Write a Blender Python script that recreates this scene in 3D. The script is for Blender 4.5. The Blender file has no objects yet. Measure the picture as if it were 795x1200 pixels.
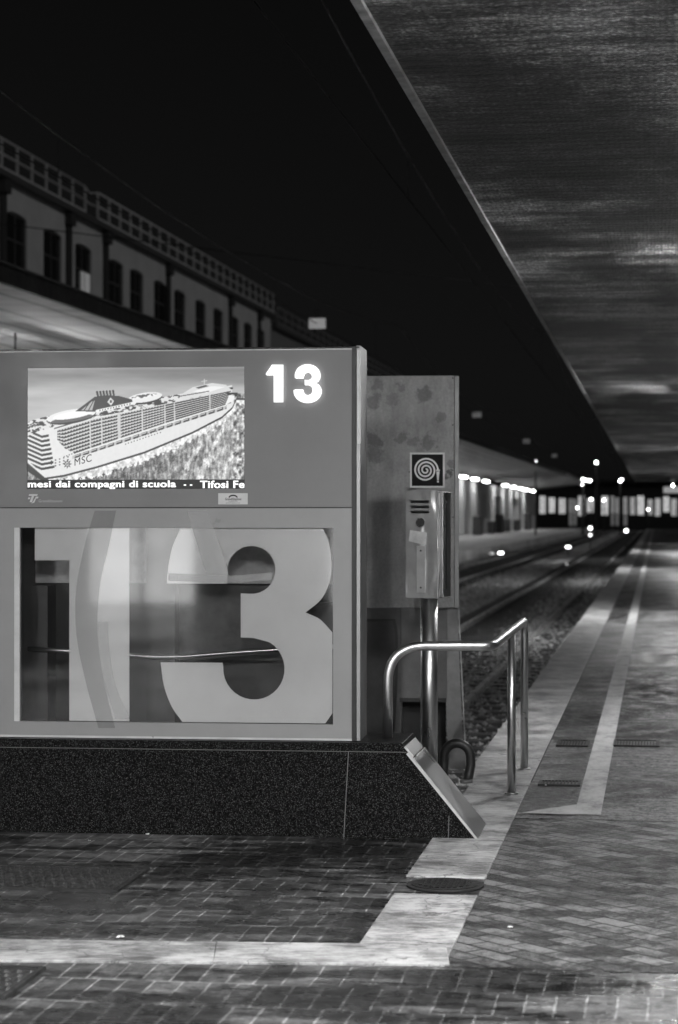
import bpy, bmesh, math, random
import numpy as np
from mathutils import Vector, Matrix
random.seed(7); rng = np.random.RandomState(7)
SC = bpy.context.scene
COL = SC.collection
F = 2484.0; CX = 397.5; HY = 605.0; EYE = 1.7          # lens in photo pixels, centre column, horizon row, eye height
TH = math.atan((769-CX)/F)                              # heading of the tracks against the view axis
PHI = math.atan(F/22000.0)                              # heading of the kiosk front
ct, st = math.cos(TH), math.sin(TH)
cp, sp = math.cos(PHI), math.sin(PHI)

# ------------------------------------------------------------------ camera, sky, added fill sun, exposure
cam = bpy.data.cameras.new('camera'); camo = bpy.data.objects.new('camera', cam); COL.objects.link(camo)
camo.location = (0, 0, EYE); camo.rotation_euler = (math.radians(90)+5/F, 0, 0)
cam.sensor_fit = 'VERTICAL'; cam.sensor_height = 36; cam.lens = F/1200*36
cam.clip_start = .1; cam.clip_end = 6000
cam.dof.use_dof = True; cam.dof.focus_distance = 10.9; cam.dof.aperture_fstop = 3.2
SC.camera = camo
w = bpy.data.worlds.new('World'); SC.world = w; w.use_nodes = True
wt = w.node_tree; wt.nodes.clear()
sk = wt.nodes.new('ShaderNodeTexSky'); sk.sky_type = 'NISHITA'; sk.sun_disc = False
sk.sun_elevation = math.radians(28); sk.sun_rotation = math.radians(120)
bw = wt.nodes.new('ShaderNodeRGBToBW'); bg = wt.nodes.new('ShaderNodeBackground'); wo = wt.nodes.new('ShaderNodeOutputWorld')
bg.inputs['Strength'].default_value = 0.00115
wt.links.new(sk.outputs[0], bw.inputs[0]); wt.links.new(bw.outputs[0], bg.inputs[0]); wt.links.new(bg.outputs[0], wo.inputs[0])
sun = bpy.data.lights.new('facade_fill_sun', 'SUN'); sun.energy = 0.27; sun.angle = math.radians(.5); sun.color = (1, 1, 1)  # unseen weak sun added to brighten the station facade
so = bpy.data.objects.new('facade_fill_sun', sun); COL.objects.link(so)
so.rotation_euler = Vector((math.sin(math.radians(120))*math.cos(math.radians(28)), math.cos(math.radians(120))*math.cos(math.radians(28)), math.sin(math.radians(28)))).to_track_quat('Z', 'Y').to_euler()
SC.view_settings.view_transform = 'Standard'; SC.view_settings.look = 'None'; SC.view_settings.gamma = 1
SC.view_settings.exposure = 0; SC.view_settings.use_curve_mapping = False
try:
    SC.cycles.use_denoising = True; SC.cycles.sample_clamp_indirect = 4; SC.cycles.max_bounces = 6
    SC.cycles.transparent_max_bounces = 12
except Exception: pass

# ------------------------------------------------------------------ coordinates
def TR(u, s, z=0): return Vector((u*ct+s*st, -u*st+s*ct, z))         # track frame -> world
def sAt(u, px):                                                      # where column px meets the vertical plane u
    k = (px-CX)/F
    return -u*(ct+k*st)/(st-k*ct)
def Yof(u, s): return -u*st+s*ct
def zAt(Y, py): return EYE-(py-HY)*Y/F
def G(px, py, z=0):
    Y = F*(EYE-z)/(py-HY); return Vector(((px-CX)/F*Y, Y, z))
def toT(v): return (v.x*ct-v.y*st, v.x*st+v.y*ct)
KY = 11.24; KX = (417-CX)/F*KY
def K(px, py, x0=KX, y0=KY):                                         # kiosk plane local (a, z)
    k = (px-CX)/F
    a = (k*y0-x0)/(cp+k*sp)
    return a, EYE-(py-HY)*(y0-a*sp)/F

# ------------------------------------------------------------------ materials
MATS = {}
class NT:
    def __init__(s, name):
        s.m = bpy.data.materials.new(name); s.m.use_nodes = True; s.t = s.m.node_tree
        s.p = s.t.nodes['Principled BSDF']; s.tc = None
    def n(s, typ, **k):
        nd = s.t.nodes.new('ShaderNode'+typ)
        for a, b in k.items(): setattr(nd, a, b)
        return nd
    def l(s, a, b): s.t.links.new(a, b)
    def co(s, scale=(1, 1, 1), rot=(0, 0, 0), loc=(0, 0, 0)):
        if not s.tc: s.tc = s.n('TexCoord')
        mp = s.n('Mapping'); mp.inputs['Scale'].default_value = scale; mp.inputs['Rotation'].default_value = rot
        mp.inputs['Location'].default_value = loc
        s.l(s.tc.outputs['Object'], mp.inputs[0]); return mp.outputs[0]
    def noise(s, scale, vscale=(1, 1, 1), detail=4, rough=.6, loc=(0, 0, 0), dist=0):
        nd = s.n('TexNoise'); nd.inputs['Scale'].default_value = scale; nd.inputs['Detail'].default_value = detail
        nd.inputs['Roughness'].default_value = rough; nd.inputs['Distortion'].default_value = dist
        s.l(s.co(vscale, loc=loc), nd.inputs['Vector']); return nd.outputs['Fac']
    def ramp(s, fac, stops):
        r = s.n('ValToRGB'); e = r.color_ramp.elements
        while len(e) < len(stops): e.new(.5)
        for i, (p, v) in enumerate(stops): e[i].position = p; e[i].color = (v, v, v*1.0, 1)
        s.l(fac, r.inputs[0]); return r.outputs[0]
    def math(s, op, a, b=None, c=None):
        nd = s.n('Math', operation=op)
        for i, x in enumerate((a, b, c)):
            if x is None: continue
            if isinstance(x, (int, float)): nd.inputs[i].default_value = x
            else: s.l(x, nd.inputs[i])
        return nd.outputs[0]
    def mix(s, f, a, b):
        nd = s.n('Mix', data_type='FLOAT')
        for i, x in ((0, f), (2, a), (3, b)):
            if isinstance(x, (int, float)): nd.inputs[i].default_value = x
            else: s.l(x, nd.inputs[i])
        return nd.outputs[0]
    def base(s, x): s.l(x, s.p.inputs['Base Color'])
    def rough(s, x): s.l(x, s.p.inputs['Roughness'])
    def bump(s, h, strength=.5, dist=.01, normal=None):
        b = s.n('Bump'); b.inputs['Strength'].default_value = strength; b.inputs['Distance'].default_value = dist
        s.l(h, b.inputs['Height'])
        if normal is not None: s.l(normal, b.inputs['Normal'])
        s.l(b.outputs[0], s.p.inputs['Normal']); return b.outputs[0]

def flat(name, v, rough=.6, metal=0, var=.15, vs=6, emit=None, spec=None, bump=0):
    if name in MATS: return MATS[name]
    t = NT(name); t.p.inputs['Metallic'].default_value = metal; t.p.inputs['Roughness'].default_value = rough
    nf = t.noise(vs, detail=6, rough=.7)
    t.base(t.ramp(nf, [(.3, v*(1-var)), (.7, min(1, v*(1+var)))]))
    t.rough(t.ramp(t.noise(vs*1.7, detail=5), [(.3, max(.02, rough-.1)), (.7, min(1, rough+.1))]))
    if bump: t.bump(t.noise(vs*8, detail=6), bump, .004)
    if spec is not None: t.p.inputs['Specular IOR Level'].default_value = spec
    if emit: t.p.inputs['Emission Color'].default_value = (1, 1, 1, 1); t.p.inputs['Emission Strength'].default_value = emit
    MATS[name] = t.m; return t.m

def m_brick():
    t = NT('wet_brick_paving')
    def brick(mortar, smooth):
        b = t.n('TexBrick'); b.offset = .5; b.squash = 1
        b.inputs['Scale'].default_value = 1; b.inputs['Brick Width'].default_value = .105; b.inputs['Row Height'].default_value = .36
        b.inputs['Mortar Size'].default_value = mortar; b.inputs['Mortar Smooth'].default_value = smooth
        b.inputs['Color1'].default_value = (.016,)*3+(1,); b.inputs['Color2'].default_value = (.055,)*3+(1,); b.inputs['Mortar'].default_value = (.14,)*3+(1,)
        sep = t.n('SeparateXYZ'); com = t.n('CombineXYZ')
        nz = t.n('TexNoise'); nz.inputs['Scale'].default_value = 2.2; t.l(t.co(), nz.inputs['Vector'])
        ad = t.n('VectorMath', operation='MULTIPLY_ADD'); t.l(nz.outputs['Color'], ad.inputs[0]); ad.inputs[1].default_value = (.02, .05, 0)
        t.l(t.co(loc=(50, 50, 0)), ad.inputs[2])
        t.l(ad.outputs[0], sep.inputs[0]); t.l(sep.outputs[0], com.inputs[0]); t.l(sep.outputs[1], com.inputs[1])
        t.l(com.outputs[0], b.inputs['Vector']); return b
    b = brick(.0050, .2)
    jn = t.ramp(t.noise(6.0, detail=7, rough=.8), [(.47, .0), (.60, .9)])                       # where the joints hold pale sand
    big = t.noise(.55, (1, 1.2, 1), detail=5, rough=.65, loc=(3.3, 1.2, 0), dist=.6)
    streak = t.noise(2.4, (.5, 3, 1), detail=6, rough=.7, loc=(7, 2, 0))
    wet = t.ramp(t.math('ADD', t.math('MULTIPLY', big, .6), t.math('MULTIPLY', streak, .4)), [(.49, 1), (.56, 0)])
    bc = t.math('MULTIPLY', b.outputs['Color'], t.ramp(t.noise(14, (1, .6, 1), detail=8, rough=.85), [(.43, .15), (.58, 2.2)]))
    bc = t.mix(t.math('MULTIPLY', b.outputs['Fac'], jn), bc, .23)
    dry = t.math('ADD', bc, t.math('MULTIPLY', t.ramp(streak, [(.45, 0), (.6, 1)]), .05))
    col = t.mix(wet, dry, t.math('MULTIPLY', bc, .28))
    nz = t.n('TexNoise'); nz.inputs['Scale'].default_value = 7; nz.inputs['Detail'].default_value = 7; nz.inputs['Roughness'].default_value = .75; t.l(t.co((1, .6, 1)), nz.inputs['Vector'])
    ad = t.n('VectorMath', operation='MULTIPLY_ADD'); t.l(nz.outputs['Color'], ad.inputs[0]); ad.inputs[1].default_value = (.3, .5, 0); t.l(t.co((1, 1, 0)), ad.inputs[2])
    pud = None
    for (px, py, r) in ((95, 1050, .17), (118, 1062, .15), (75, 1060, .12), (298, 1052, .10), (316, 1048, .08), (287, 1058, .07)):
        u0, s0 = toT(G(px, py)); ds = t.n('VectorMath', operation='DISTANCE'); t.l(ad.outputs[0], ds.inputs[0]); ds.inputs[1].default_value = (u0+.15, s0+.25, 0)
        mr = t.n('MapRange'); t.l(ds.outputs['Value'], mr.inputs[0]); mr.inputs[1].default_value = r*.5; mr.inputs[2].default_value = r*1.3; mr.inputs[3].default_value = 1; mr.inputs[4].default_value = 0
        pud = mr.outputs[0] if pud is None else t.math('MAXIMUM', pud, mr.outputs[0])
    t.base(t.mix(pud, col, .03)); t.l(t.mix(pud, .5, 1.0), t.p.inputs['Specular IOR Level'])
    t.rough(t.mix(pud, t.mix(wet, t.ramp(t.noise(14, detail=5), [(.3, .45), (.7, .75)]), t.ramp(t.noise(5, (1, 2, 1), detail=6), [(.35, .12), (.65, .45)])), .08))
    h = t.math('ADD', t.math('MULTIPLY', t.math('SUBTRACT', 1, b.outputs['Fac']), .5), t.math('ADD', t.math('MULTIPLY', t.noise(5, (1, .35, 1), detail=4), .9), t.math('ADD', t.math('MULTIPLY', t.noise(60, detail=4), .18), t.math('MULTIPLY', t.math('MULTIPLY', pud, t.noise(22, (.7, 1.5, 1), detail=4)), .75))))
    t.bump(h, .55, .012)
    return t.m

def m_platform():
    t = NT('worn_platform_concrete')
    big = t.noise(.55, (1, .6, 1), detail=4, rough=.6, loc=(3, 1, 0)); sm = t.noise(3.2, (1, .8, 1), detail=8, rough=.8)
    fine = t.noise(26, (1, .55, 1), detail=7, rough=.85, loc=(1, 7, 1)); scr = t.noise(5, (.35, 2.2, 1), detail=6, rough=.8, loc=(4, 4, 1))
    v = t.math('ADD', t.math('ADD', t.math('MULTIPLY', big, .3), t.math('MULTIPLY', sm, .25)), t.math('ADD', t.math('MULTIPLY', fine, .3), t.math('MULTIPLY', scr, .15)))
    t.base(t.ramp(v, [(.455, .008), (.49, .04), (.515, .10), (.55, .24)])); t.p.inputs['Specular IOR Level'].default_value = .25
    t.rough(t.ramp(sm, [(.42, .35), (.58, .75)]))
    t.bump(t.math('ADD', fine, t.noise(6, (1, 1, 1), detail=5)), .7, .01)
    return t.m

def m_chevron():
    t = NT('worn_herringbone_paving')                                     # small worn setts, dark and pale
    w_ = t.n('TexWave', wave_type='BANDS', bands_direction='Y'); w_.inputs['Scale'].default_value = 1.0
    w_.inputs['Distortion'].default_value = 9; w_.inputs['Detail'].default_value = 5; w_.inputs['Detail Scale'].default_value = 2.2; w_.inputs['Detail Roughness'].default_value = .75
    t.l(t.co((1.6, 1.1, 1)), w_.inputs['Vector'])
    n_ = t.noise(4, (1, .8, 1), detail=8, rough=.8); fine = t.noise(30, (1, .6, 1), detail=7, rough=.85, loc=(1, 7, 1)); big = t.noise(.7, (1, .8, 1), detail=3, loc=(9, 2, 1))
    b = t.n('TexBrick'); b.inputs['Scale'].default_value = 1; b.inputs['Brick Width'].default_value = .21; b.inputs['Row Height'].default_value = .105
    b.inputs['Mortar Size'].default_value = .007; b.inputs['Mortar Smooth'].default_value = .2
    b.inputs['Color1'].default_value = (.28,)*3+(1,); b.inputs['Color2'].default_value = (.72,)*3+(1,); b.inputs['Mortar'].default_value = (.5,)*3+(1,)
    t.l(t.co((1, 1, 1), rot=(0, 0, math.radians(45)), loc=(20, 20, 0)), b.inputs['Vector'])
    v = t.math('ADD', t.math('ADD', t.math('MULTIPLY', w_.outputs['Fac'], .045), t.math('MULTIPLY', n_, .305)), t.math('ADD', t.math('MULTIPLY', fine, .33), t.math('MULTIPLY', big, .22)))
    v = t.math('ADD', t.math('MULTIPLY', v, .8/.9), t.math('MULTIPLY', b.outputs['Color'], .20))
    col = t.ramp(v, [(.42, .006), (.475, .024), (.515, .075), (.56, .19)]); t.p.inputs['Specular IOR Level'].default_value = .25
    t.base(t.mix(t.math('MULTIPLY', b.outputs['Fac'], t.ramp(n_, [(.45, 1), (.55, .75)])), col, .004))
    t.rough(t.ramp(n_, [(.4, .3), (.6, .7)]))
    t.bump(t.math('ADD', t.math('MULTIPLY', t.math('SUBTRACT', 1, b.outputs['Fac']), .8), t.math('ADD', fine, n_)), .9, .012)
    return t.m

def m_stone():
    t = NT('pale_stone_slab')
    n_ = t.noise(2.5, (1, 1, 1), detail=9, rough=.75); f_ = t.noise(18, (.5, 2, 1), detail=7, rough=.8)
    t.base(t.ramp(t.math('ADD', t.math('MULTIPLY', n_, .6), t.math('MULTIPLY', f_, .4)), [(.34, .16), (.5, .36), (.64, .48)]))
    ck = t.n('TexVoronoi', feature='DISTANCE_TO_EDGE'); ck.inputs['Scale'].default_value = 2.2
    nz = t.n('TexNoise'); nz.inputs['Scale'].default_value = 6; nz.inputs['Detail'].default_value = 5; t.l(t.co(), nz.inputs['Vector'])
    ad = t.n('VectorMath', operation='MULTIPLY_ADD'); t.l(nz.outputs['Color'], ad.inputs[0]); ad.inputs[1].default_value = (.35, .35, 0); t.l(t.co(), ad.inputs[2]); t.l(ad.outputs[0], ck.inputs['Vector'])
    crack = t.ramp(ck.outputs[0], [(0, .35), (.012, 1)])
    t.base(t.math('MULTIPLY', t.ramp(t.math('ADD', t.math('MULTIPLY', n_, .6), t.math('MULTIPLY', f_, .4)), [(.42, .09), (.5, .29), (.56, .46)]), crack))
    t.rough(t.ramp(n_, [(.3, .35), (.7, .7)])); t.bump(f_, .4, .006)
    return t.m

def m_granite():
    t = NT('polished_black_granite')
    v = t.n('TexVoronoi', feature='F1'); v.inputs['Scale'].default_value = 330; t.l(t.co(), v.inputs['Vector'])
    c = t.n('SeparateColor'); t.l(v.outputs['Color'], c.inputs[0])
    n_ = t.noise(60, detail=5, rough=.8)
    t.base(t.math('ADD', t.ramp(c.outputs[0], [(.0, .001), (.62, .003), (.85, .010), (.99, .10)]), t.ramp(n_, [(.5, 0), (.7, .010)])))
    t.p.inputs['Specular IOR Level'].default_value = .05; t.rough(t.ramp(n_, [(.3, .22), (.7, .4)]))
    return t.m

def m_canopy():
    t = NT('ribbed_canopy_soffit')
    s1 = t.noise(2.2, (.35, 1.3, 1), detail=8, rough=.8); s2 = t.noise(9, (.25, 1.5, 1), detail=7, rough=.85, loc=(2, 9, 0))
    blotch = t.noise(.45, (1.3, .5, 1), detail=5, rough=.65, loc=(1.5, 0, 3))
    v = t.math('ADD', t.math('ADD', t.math('MULTIPLY', s1, .35), t.math('MULTIPLY', s2, .35)), t.math('MULTIPLY', blotch, .30))
    dot = t.n('TexVoronoi', feature='F1'); dot.inputs['Scale'].default_value = 30; dot.inputs['Randomness'].default_value = .6; t.l(t.co((1.2, .8, 1)), dot.inputs['Vector'])
    hv = t.noise(1.2, (.10, 1.5, 1), detail=9, rough=.8, loc=(5, 1, 0)); near = t.noise(.3, (.4, 1, 1), detail=2)
    gr = t.noise(38, (.9, .8, 1), detail=5, rough=.9, loc=(1, 1, 1)); v = t.math('ADD', t.math('ADD', t.math('MULTIPLY', v, .5), t.math('MULTIPLY', hv, .22)), t.math('MULTIPLY', gr, .28))
    col = t.ramp(v, [(.45, .025), (.485, .12), (.515, .42), (.545, 1)])
    t.base(t.math('MULTIPLY', col, t.math('MULTIPLY', t.ramp(blotch, [(.43, .4), (.56, 1.6)]), t.ramp(dot.outputs['Distance'], [(.1, 1.15), (.55, .5)]))))
    t.rough(t.ramp(s2, [(.3, .3), (.7, .55)]))
    w_ = t.n('TexWave', wave_type='BANDS', bands_direction='Y'); w_.inputs['Scale'].default_value = 2.5; w_.inputs['Distortion'].default_value = .6; t.l(t.co(), w_.inputs['Vector'])
    t.bump(t.math('ADD', t.math('MULTIPLY', w_.outputs['Fac'], .5), t.math('ADD', s2, dot.outputs['Distance'])), .5, .01)
    return t.m

def m_ballast(dark=1):
    t = NT('ballast_stones')
    v = t.n('TexVoronoi', feature='F1'); v.inputs['Scale'].default_value = 20; t.l(t.co(), v.inputs['Vector'])
    c = t.n('SeparateColor'); t.l(v.outputs['Color'], c.inputs[0])
    n_ = t.noise(1.1, (1.2, .35, 1), detail=6, rough=.7)
    t.base(t.math('MULTIPLY', t.ramp(c.outputs[0], [(0, .1), (1, .75)]), t.ramp(n_, [(.42, .2), (.56, 1.3)])))
    t.p.inputs['Roughness'].default_value = .7
    t.bump(v.outputs['Distance'], 1, .03)
    return t.m

def m_steel(name='brushed_stainless_steel', v=.78, r=.32, scl=(1, 1, 40)):
    t = NT(name); t.p.inputs['Metallic'].default_value = 1
    n_ = t.noise(30, scl, detail=5)
    t.base(t.ramp(n_, [(.3, v*.95), (.7, v*1.05)]))
    t.rough(t.ramp(t.noise(4, detail=3), [(.3, r*.8), (.7, r*1.25)]))
    return t.m

def m_dented():
    t = NT('dented_stainless_steel'); t.p.inputs['Metallic'].default_value = .5
    t.base(t.ramp(t.noise(9, detail=7), [(.3, .62), (.7, .8)]))
    t.rough(t.ramp(t.noise(6, detail=4), [(.3, .14), (.7, .28)]))
    t.bump(t.noise(7, (1, 1, .5), detail=1, dist=.5), 1, .05)
    return t.m

def m_board():
    t = NT('weathered_sheet_metal'); t.p.inputs['Metallic'].default_value = .1
    n_ = t.noise(3, (1, 1, .4), detail=8, rough=.7); f_ = t.noise(60, detail=3)
    col = t.math('MULTIPLY', t.ramp(n_, [(.38, .26), (.62, .54)]), t.ramp(f_, [(.3, .85), (.7, 1.12)]))
    nz = t.n('TexNoise'); nz.inputs['Scale'].default_value = 13; nz.inputs['Detail'].default_value = 9; nz.inputs['Roughness'].default_value = .7; t.l(t.co(), nz.inputs['Vector'])
    ad = t.n('VectorMath', operation='MULTIPLY_ADD'); t.l(nz.outputs['Color'], ad.inputs[0]); ad.inputs[1].default_value = (.22, 0, .22); t.l(t.co((1, 0, 1)), ad.inputs[2])
    tot = None
    for (bx, bz, r, wgt) in BLOTCH:
        ds = t.n('VectorMath', operation='DISTANCE'); t.l(ad.outputs[0], ds.inputs[0]); ds.inputs[1].default_value = (bx+.11, 0, bz+.11)
        mr = t.n('MapRange'); t.l(ds.outputs['Value'], mr.inputs[0]); mr.inputs[1].default_value = r*.8; mr.inputs[2].default_value = r*1.25
        mr.inputs[3].default_value = wgt; mr.inputs[4].default_value = 0
        tot = mr.outputs[0] if tot is None else t.math('MAXIMUM', tot, mr.outputs[0])
    t.base(t.math('MULTIPLY', col, t.math('SUBTRACT', 1, tot)))
    t.rough(t.ramp(n_, [(.3, .38), (.7, .6)])); t.bump(t.math('ADD', n_, t.math('MULTIPLY', f_, .2)), .25, .004)
    return t.m

def m_glass(name="clear_glass", tint=.93):
    t = NT(name); t.t.nodes.remove(t.p)
    out = [n for n in t.t.nodes if n.type == 'OUTPUT_MATERIAL'][0]
    tr = t.n('BsdfTransparent'); tr.inputs[0].default_value = (tint,)*3+(1,)
    gl = t.n('BsdfGlossy'); gl.inputs['Roughness'].default_value = .04
    fr = t.n('Fresnel'); fr.inputs['IOR'].default_value = 1.6
    mx = t.n('MixShader'); t.l(t.math('ADD', t.math('MULTIPLY', fr.outputs[0], 1.2), t.math('MULTIPLY', t.noise(2, (.3, 1, 2)), .03)), mx.inputs[0]); t.l(tr.outputs[0], mx.inputs[1]); t.l(gl.outputs[0], mx.inputs[2]); t.l(mx.outputs[0], out.inputs[0])
    return t.m

def m_emit(name, v, var=.1):
    if name in MATS: return MATS[name]
    t = NT(name); t.base(t.ramp(t.noise(3), [(.3, .6), (.7, .8)]))
    t.p.inputs['Emission Color'].default_value = (1, 1, 1, 1)
    t.l(t.ramp(t.noise(2.0), [(.2, 1-var), (.8, 1)]), t.p.inputs['Emission Color'])
    t.p.inputs['Emission Strength'].default_value = v; MATS[name] = t.m; return t.m

# ------------------------------------------------------------------ mesh collecting
class MB:
    def __init__(s): s.bm = bmesh.new()
    def box(s, x0, x1, y0, y1, z0, z1, bev=0, mat=None):
        vs = [s.bm.verts.new((x, y, z)) for x in (x0, x1) for y in (y0, y1) for z in (z0, z1)]
        fs = [s.bm.faces.new([vs[i] for i in q]) for q in ((0, 1, 3, 2), (4, 6, 7, 5), (0, 4, 5, 1), (2, 3, 7, 6), (0, 2, 6, 4), (1, 5, 7, 3))]
        if bev:
            es = list({e for f in fs for e in f.edges})
            r = bmesh.ops.bevel(s.bm, geom=es, offset=bev, segments=2, profile=.5, affect='EDGES')
            vs = list({v for f in r['faces'] for v in f.verts} | {v for v in vs if v.is_valid})
        if mat is not None:
            for v in vs: v.co = mat @ v.co
        return s
    def prism(s, pts, vec):                     # polygon of 3-D points swept along vec; concave allowed
        vec = Vector(vec); a = [s.bm.verts.new(p) for p in pts]; b = [s.bm.verts.new(Vector(p)+vec) for p in pts]
        n = len(pts); f1 = s.bm.faces.new(a); f2 = s.bm.faces.new(b[::-1]); f1.normal_update(); f2.normal_update()
        for i in range(n): s.bm.faces.new((a[i], b[i], b[(i+1) % n], a[(i+1) % n]))
        if n > 4: bmesh.ops.triangulate(s.bm, faces=[f1, f2])
        return s
    def poly(s, pts):
        f = s.bm.faces.new([s.bm.verts.new(p) for p in pts])
        f.normal_update()
        if len(pts) > 4: bmesh.ops.triangulate(s.bm, faces=[f])
        return s
    def tube(s, path, r, seg=16, caps=True):
        path = [Vector(p) for p in path]; rings = []; up = None
        for i, p in enumerate(path):
            d = (path[min(i+1, len(path)-1)]-path[max(i-1, 0)]).normalized()
            if up is None:
                up = d.cross(Vector((0, 0, 1))) if abs(d.z) < .9 else d.cross(Vector((0, 1, 0)))
                up.normalize()
            up = (up-d*up.dot(d)).normalized(); v = d.cross(up)
            rr = r[i] if isinstance(r, (list, tuple)) else r
            rings.append([s.bm.verts.new(p+up*math.cos(k/seg*2*math.pi)*rr+v*math.sin(k/seg*2*math.pi)*rr) for k in range(seg)])
        for a, b in zip(rings, rings[1:]):
            for k in range(seg): s.bm.faces.new((a[k], a[(k+1) % seg], b[(k+1) % seg], b[k])).smooth = True
        if caps: s.bm.faces.new(rings[0][::-1]); s.bm.faces.new(rings[-1])
        return s
    def ball(s, c, r, seg=12, sz=1):
        bmesh.ops.create_uvsphere(s.bm, u_segments=seg, v_segments=seg//2+2, radius=r, matrix=Matrix.Translation(c) @ Matrix.Diagonal((1, 1, sz, 1)))
        return s
    def build(s, name, m, parent=None, bevel=0, loc=None, rz=None):
        bmesh.ops.recalc_face_normals(s.bm, faces=s.bm.faces[:])
        me = bpy.data.meshes.new(name); s.bm.to_mesh(me); s.bm.free(); me.materials.append(m)
        o = bpy.data.objects.new(name, me); COL.objects.link(o)
        if parent: o.parent = parent
        if loc is not None: o.location = loc
        if rz is not None: o.rotation_euler = (0, 0, rz)
        if bevel:
            b = o.modifiers.new('bevel', 'BEVEL'); b.width = bevel; b.segments = 2; b.limit_method = 'ANGLE'
        return o
def tag(o, label=None, cat=None, group=None, kind=None):
    if label: o['label'] = label
    if cat: o['category'] = cat
    if group: o['group'] = group
    if kind: o['kind'] = kind
    return o
def thing(name, label, cat, loc=(0, 0, 0), rz=0, group=None):
    o = bpy.data.objects.new(name, None); COL.objects.link(o); o.location = loc; o.rotation_euler = (0, 0, rz)
    o.empty_display_size = .2
    return tag(o, label, cat, group)
def dup(root, loc, label):
    def cpy(o, par):
        c = o.copy(); COL.objects.link(c); c.parent = par
        for ch in o.children: cpy(ch, c)
        return c
    r = cpy(root, None); r.location = loc; r['label'] = label
    return r
def arc(cx, cy, rx, ry, a0, a1, n=14):
    return [(cx+rx*math.cos(math.radians(a0+(a1-a0)*i/n)), cy+ry*math.sin(math.radians(a0+(a1-a0)*i/n))) for i in range(n+1)]
def bend(path, radius, n=8):                    # round the corners of a polyline
    P = [Vector(p) for p in path]; out = [P[0]]
    for a, b, c in zip(P, P[1:], P[2:]):
        d1 = (a-b).normalized(); d2 = (c-b).normalized(); r = min(radius, (a-b).length*.48, (c-b).length*.48)
        p0, p1 = b+d1*r, b+d2*r
        for i in range(n+1):
            q = i/n; out.append(p0*(1-q)**2+b*2*q*(1-q)+p1*q*q)
    out.append(P[-1]); return out
def text_mesh(body, a0, a1, z0, z1, y, m, name, parent, offset=0., spacing=1., bold=0, depth=.0006):
    cu = bpy.data.curves.new('tmp', 'FONT'); cu.body = body; cu.offset = offset; cu.space_character = spacing; cu.extrude = .002
    o = bpy.data.objects.new('tmp', cu); COL.objects.link(o)
    me = bpy.data.meshes.new_from_object(o.evaluated_get(bpy.context.evaluated_depsgraph_get()))
    bpy.data.objects.remove(o); bpy.data.curves.remove(cu)
    co = np.array([v.co[:] for v in me.vertices]); lo = co.min(0); hi = co.max(0)
    for v in me.vertices:
        x = a0+(v.co.x-lo[0])/(hi[0]-lo[0])*(a1-a0); z = z0+(v.co.y-lo[1])/(hi[1]-lo[1])*(z1-z0)
        v.co = (x, y-(depth if v.co.z > 0 else 0), z)
    me.materials.clear(); me.materials.append(m); me.name = name
    ob = bpy.data.objects.new(name, me); COL.objects.link(ob); ob.parent = parent; return ob

# ================================================================== SETTING
M_brick = m_brick(); M_plat = m_platform(); M_chev = m_chevron(); M_stone = m_stone(); M_gran = m_granite()
M_can = m_canopy(); M_bal = m_ballast(); M_steel = m_steel()
S0 = 13.35; UE = -1.2
tag(MB().box(-1500, 1500, -400, 3500, -1.2, -.62).build('ground', flat('dark_earth', .03, .9, vs=.4), rz=-TH), kind='structure')
tag(MB().box(-40, 14, -18, S0, -.6, 0).build('concourse_floor', M_brick, rz=-TH), kind='structure')
tag(MB().box(UE, 9, S0, 282, -.6, 0).build('platform', M_plat, rz=-TH, bevel=.01), kind='structure')
tag(MB().box(-17, -9.2, S0+.01, 300, -.6, 0).build('far_platform', flat('pale_platform_paving', .5, .6, vs=.3, var=.4), rz=-TH), kind='structure')
# paving of the platform head (waves of worn setts) and smooth concrete beyond
s_a = toT(G(600, 1135))[1]; s_b = toT(G(640, 960))[1]
tag(MB().poly([(-.789, s_a, .0015), (9, s_a, .0015), (9, s_b, .0015), (-.789, s_b, .0015)]).build('worn_paving', M_chev, rz=-TH), kind='structure')
tag(MB().poly([(-.789, s_b, .004), (9, s_b, .004), (9, S0-.0, .004), (-.789, S0, .004)]).build('platform_paving', M_plat, rz=-TH), kind='structure')
# pale kerb stones along the platform edge
s1 = toT(G(480, 1132))[1]; sm0 = toT(G(500, 1049))[1]; sm1 = toT(G(520, 1029))[1]
kb = MB()
for (p, q) in ((s1, sm0), (sm1, S0-.01)):
    n = max(1, round((q-p)/1.3))
    for i in range(n):
        a, b = p+(q-p)*i/n+.004, p+(q-p)*(i+1)/n-.004
        kb.box(-1.165, -.79, a, b, -.02, .008)
s = S0
while s < 280:
    L = 1.5 if s < 60 else 6; kb.box(UE-.03, -.79, s+.005, s+L-.005, -.16, .009); s += L
tag(kb.build('kerb_stones', M_stone, rz=-TH, bevel=.004), kind='structure')
band = MB()
def gq(lst, z): return [G(x, y, 0)+Vector((0, 0, z)) for x, y in lst]
for i in range(3):
    xa = -330+i*290; xb = xa+289.6
    yt = lambda x: 1103+x*.0118; yb = lambda x: 1127.5+x*.009
    xb2 = min(xb, 527)
    band.prism(gq([(xa, yb(xa)), (xb2, yb(xb2)), (min(xb2, 519 if i == 2 else 9999)+4, yt(xb2)), (xa+4.5, yt(xa))], -.02), (0, 0, .030))
tag(band.build('stone_band', M_stone, bevel=.003), kind='structure')
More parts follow.
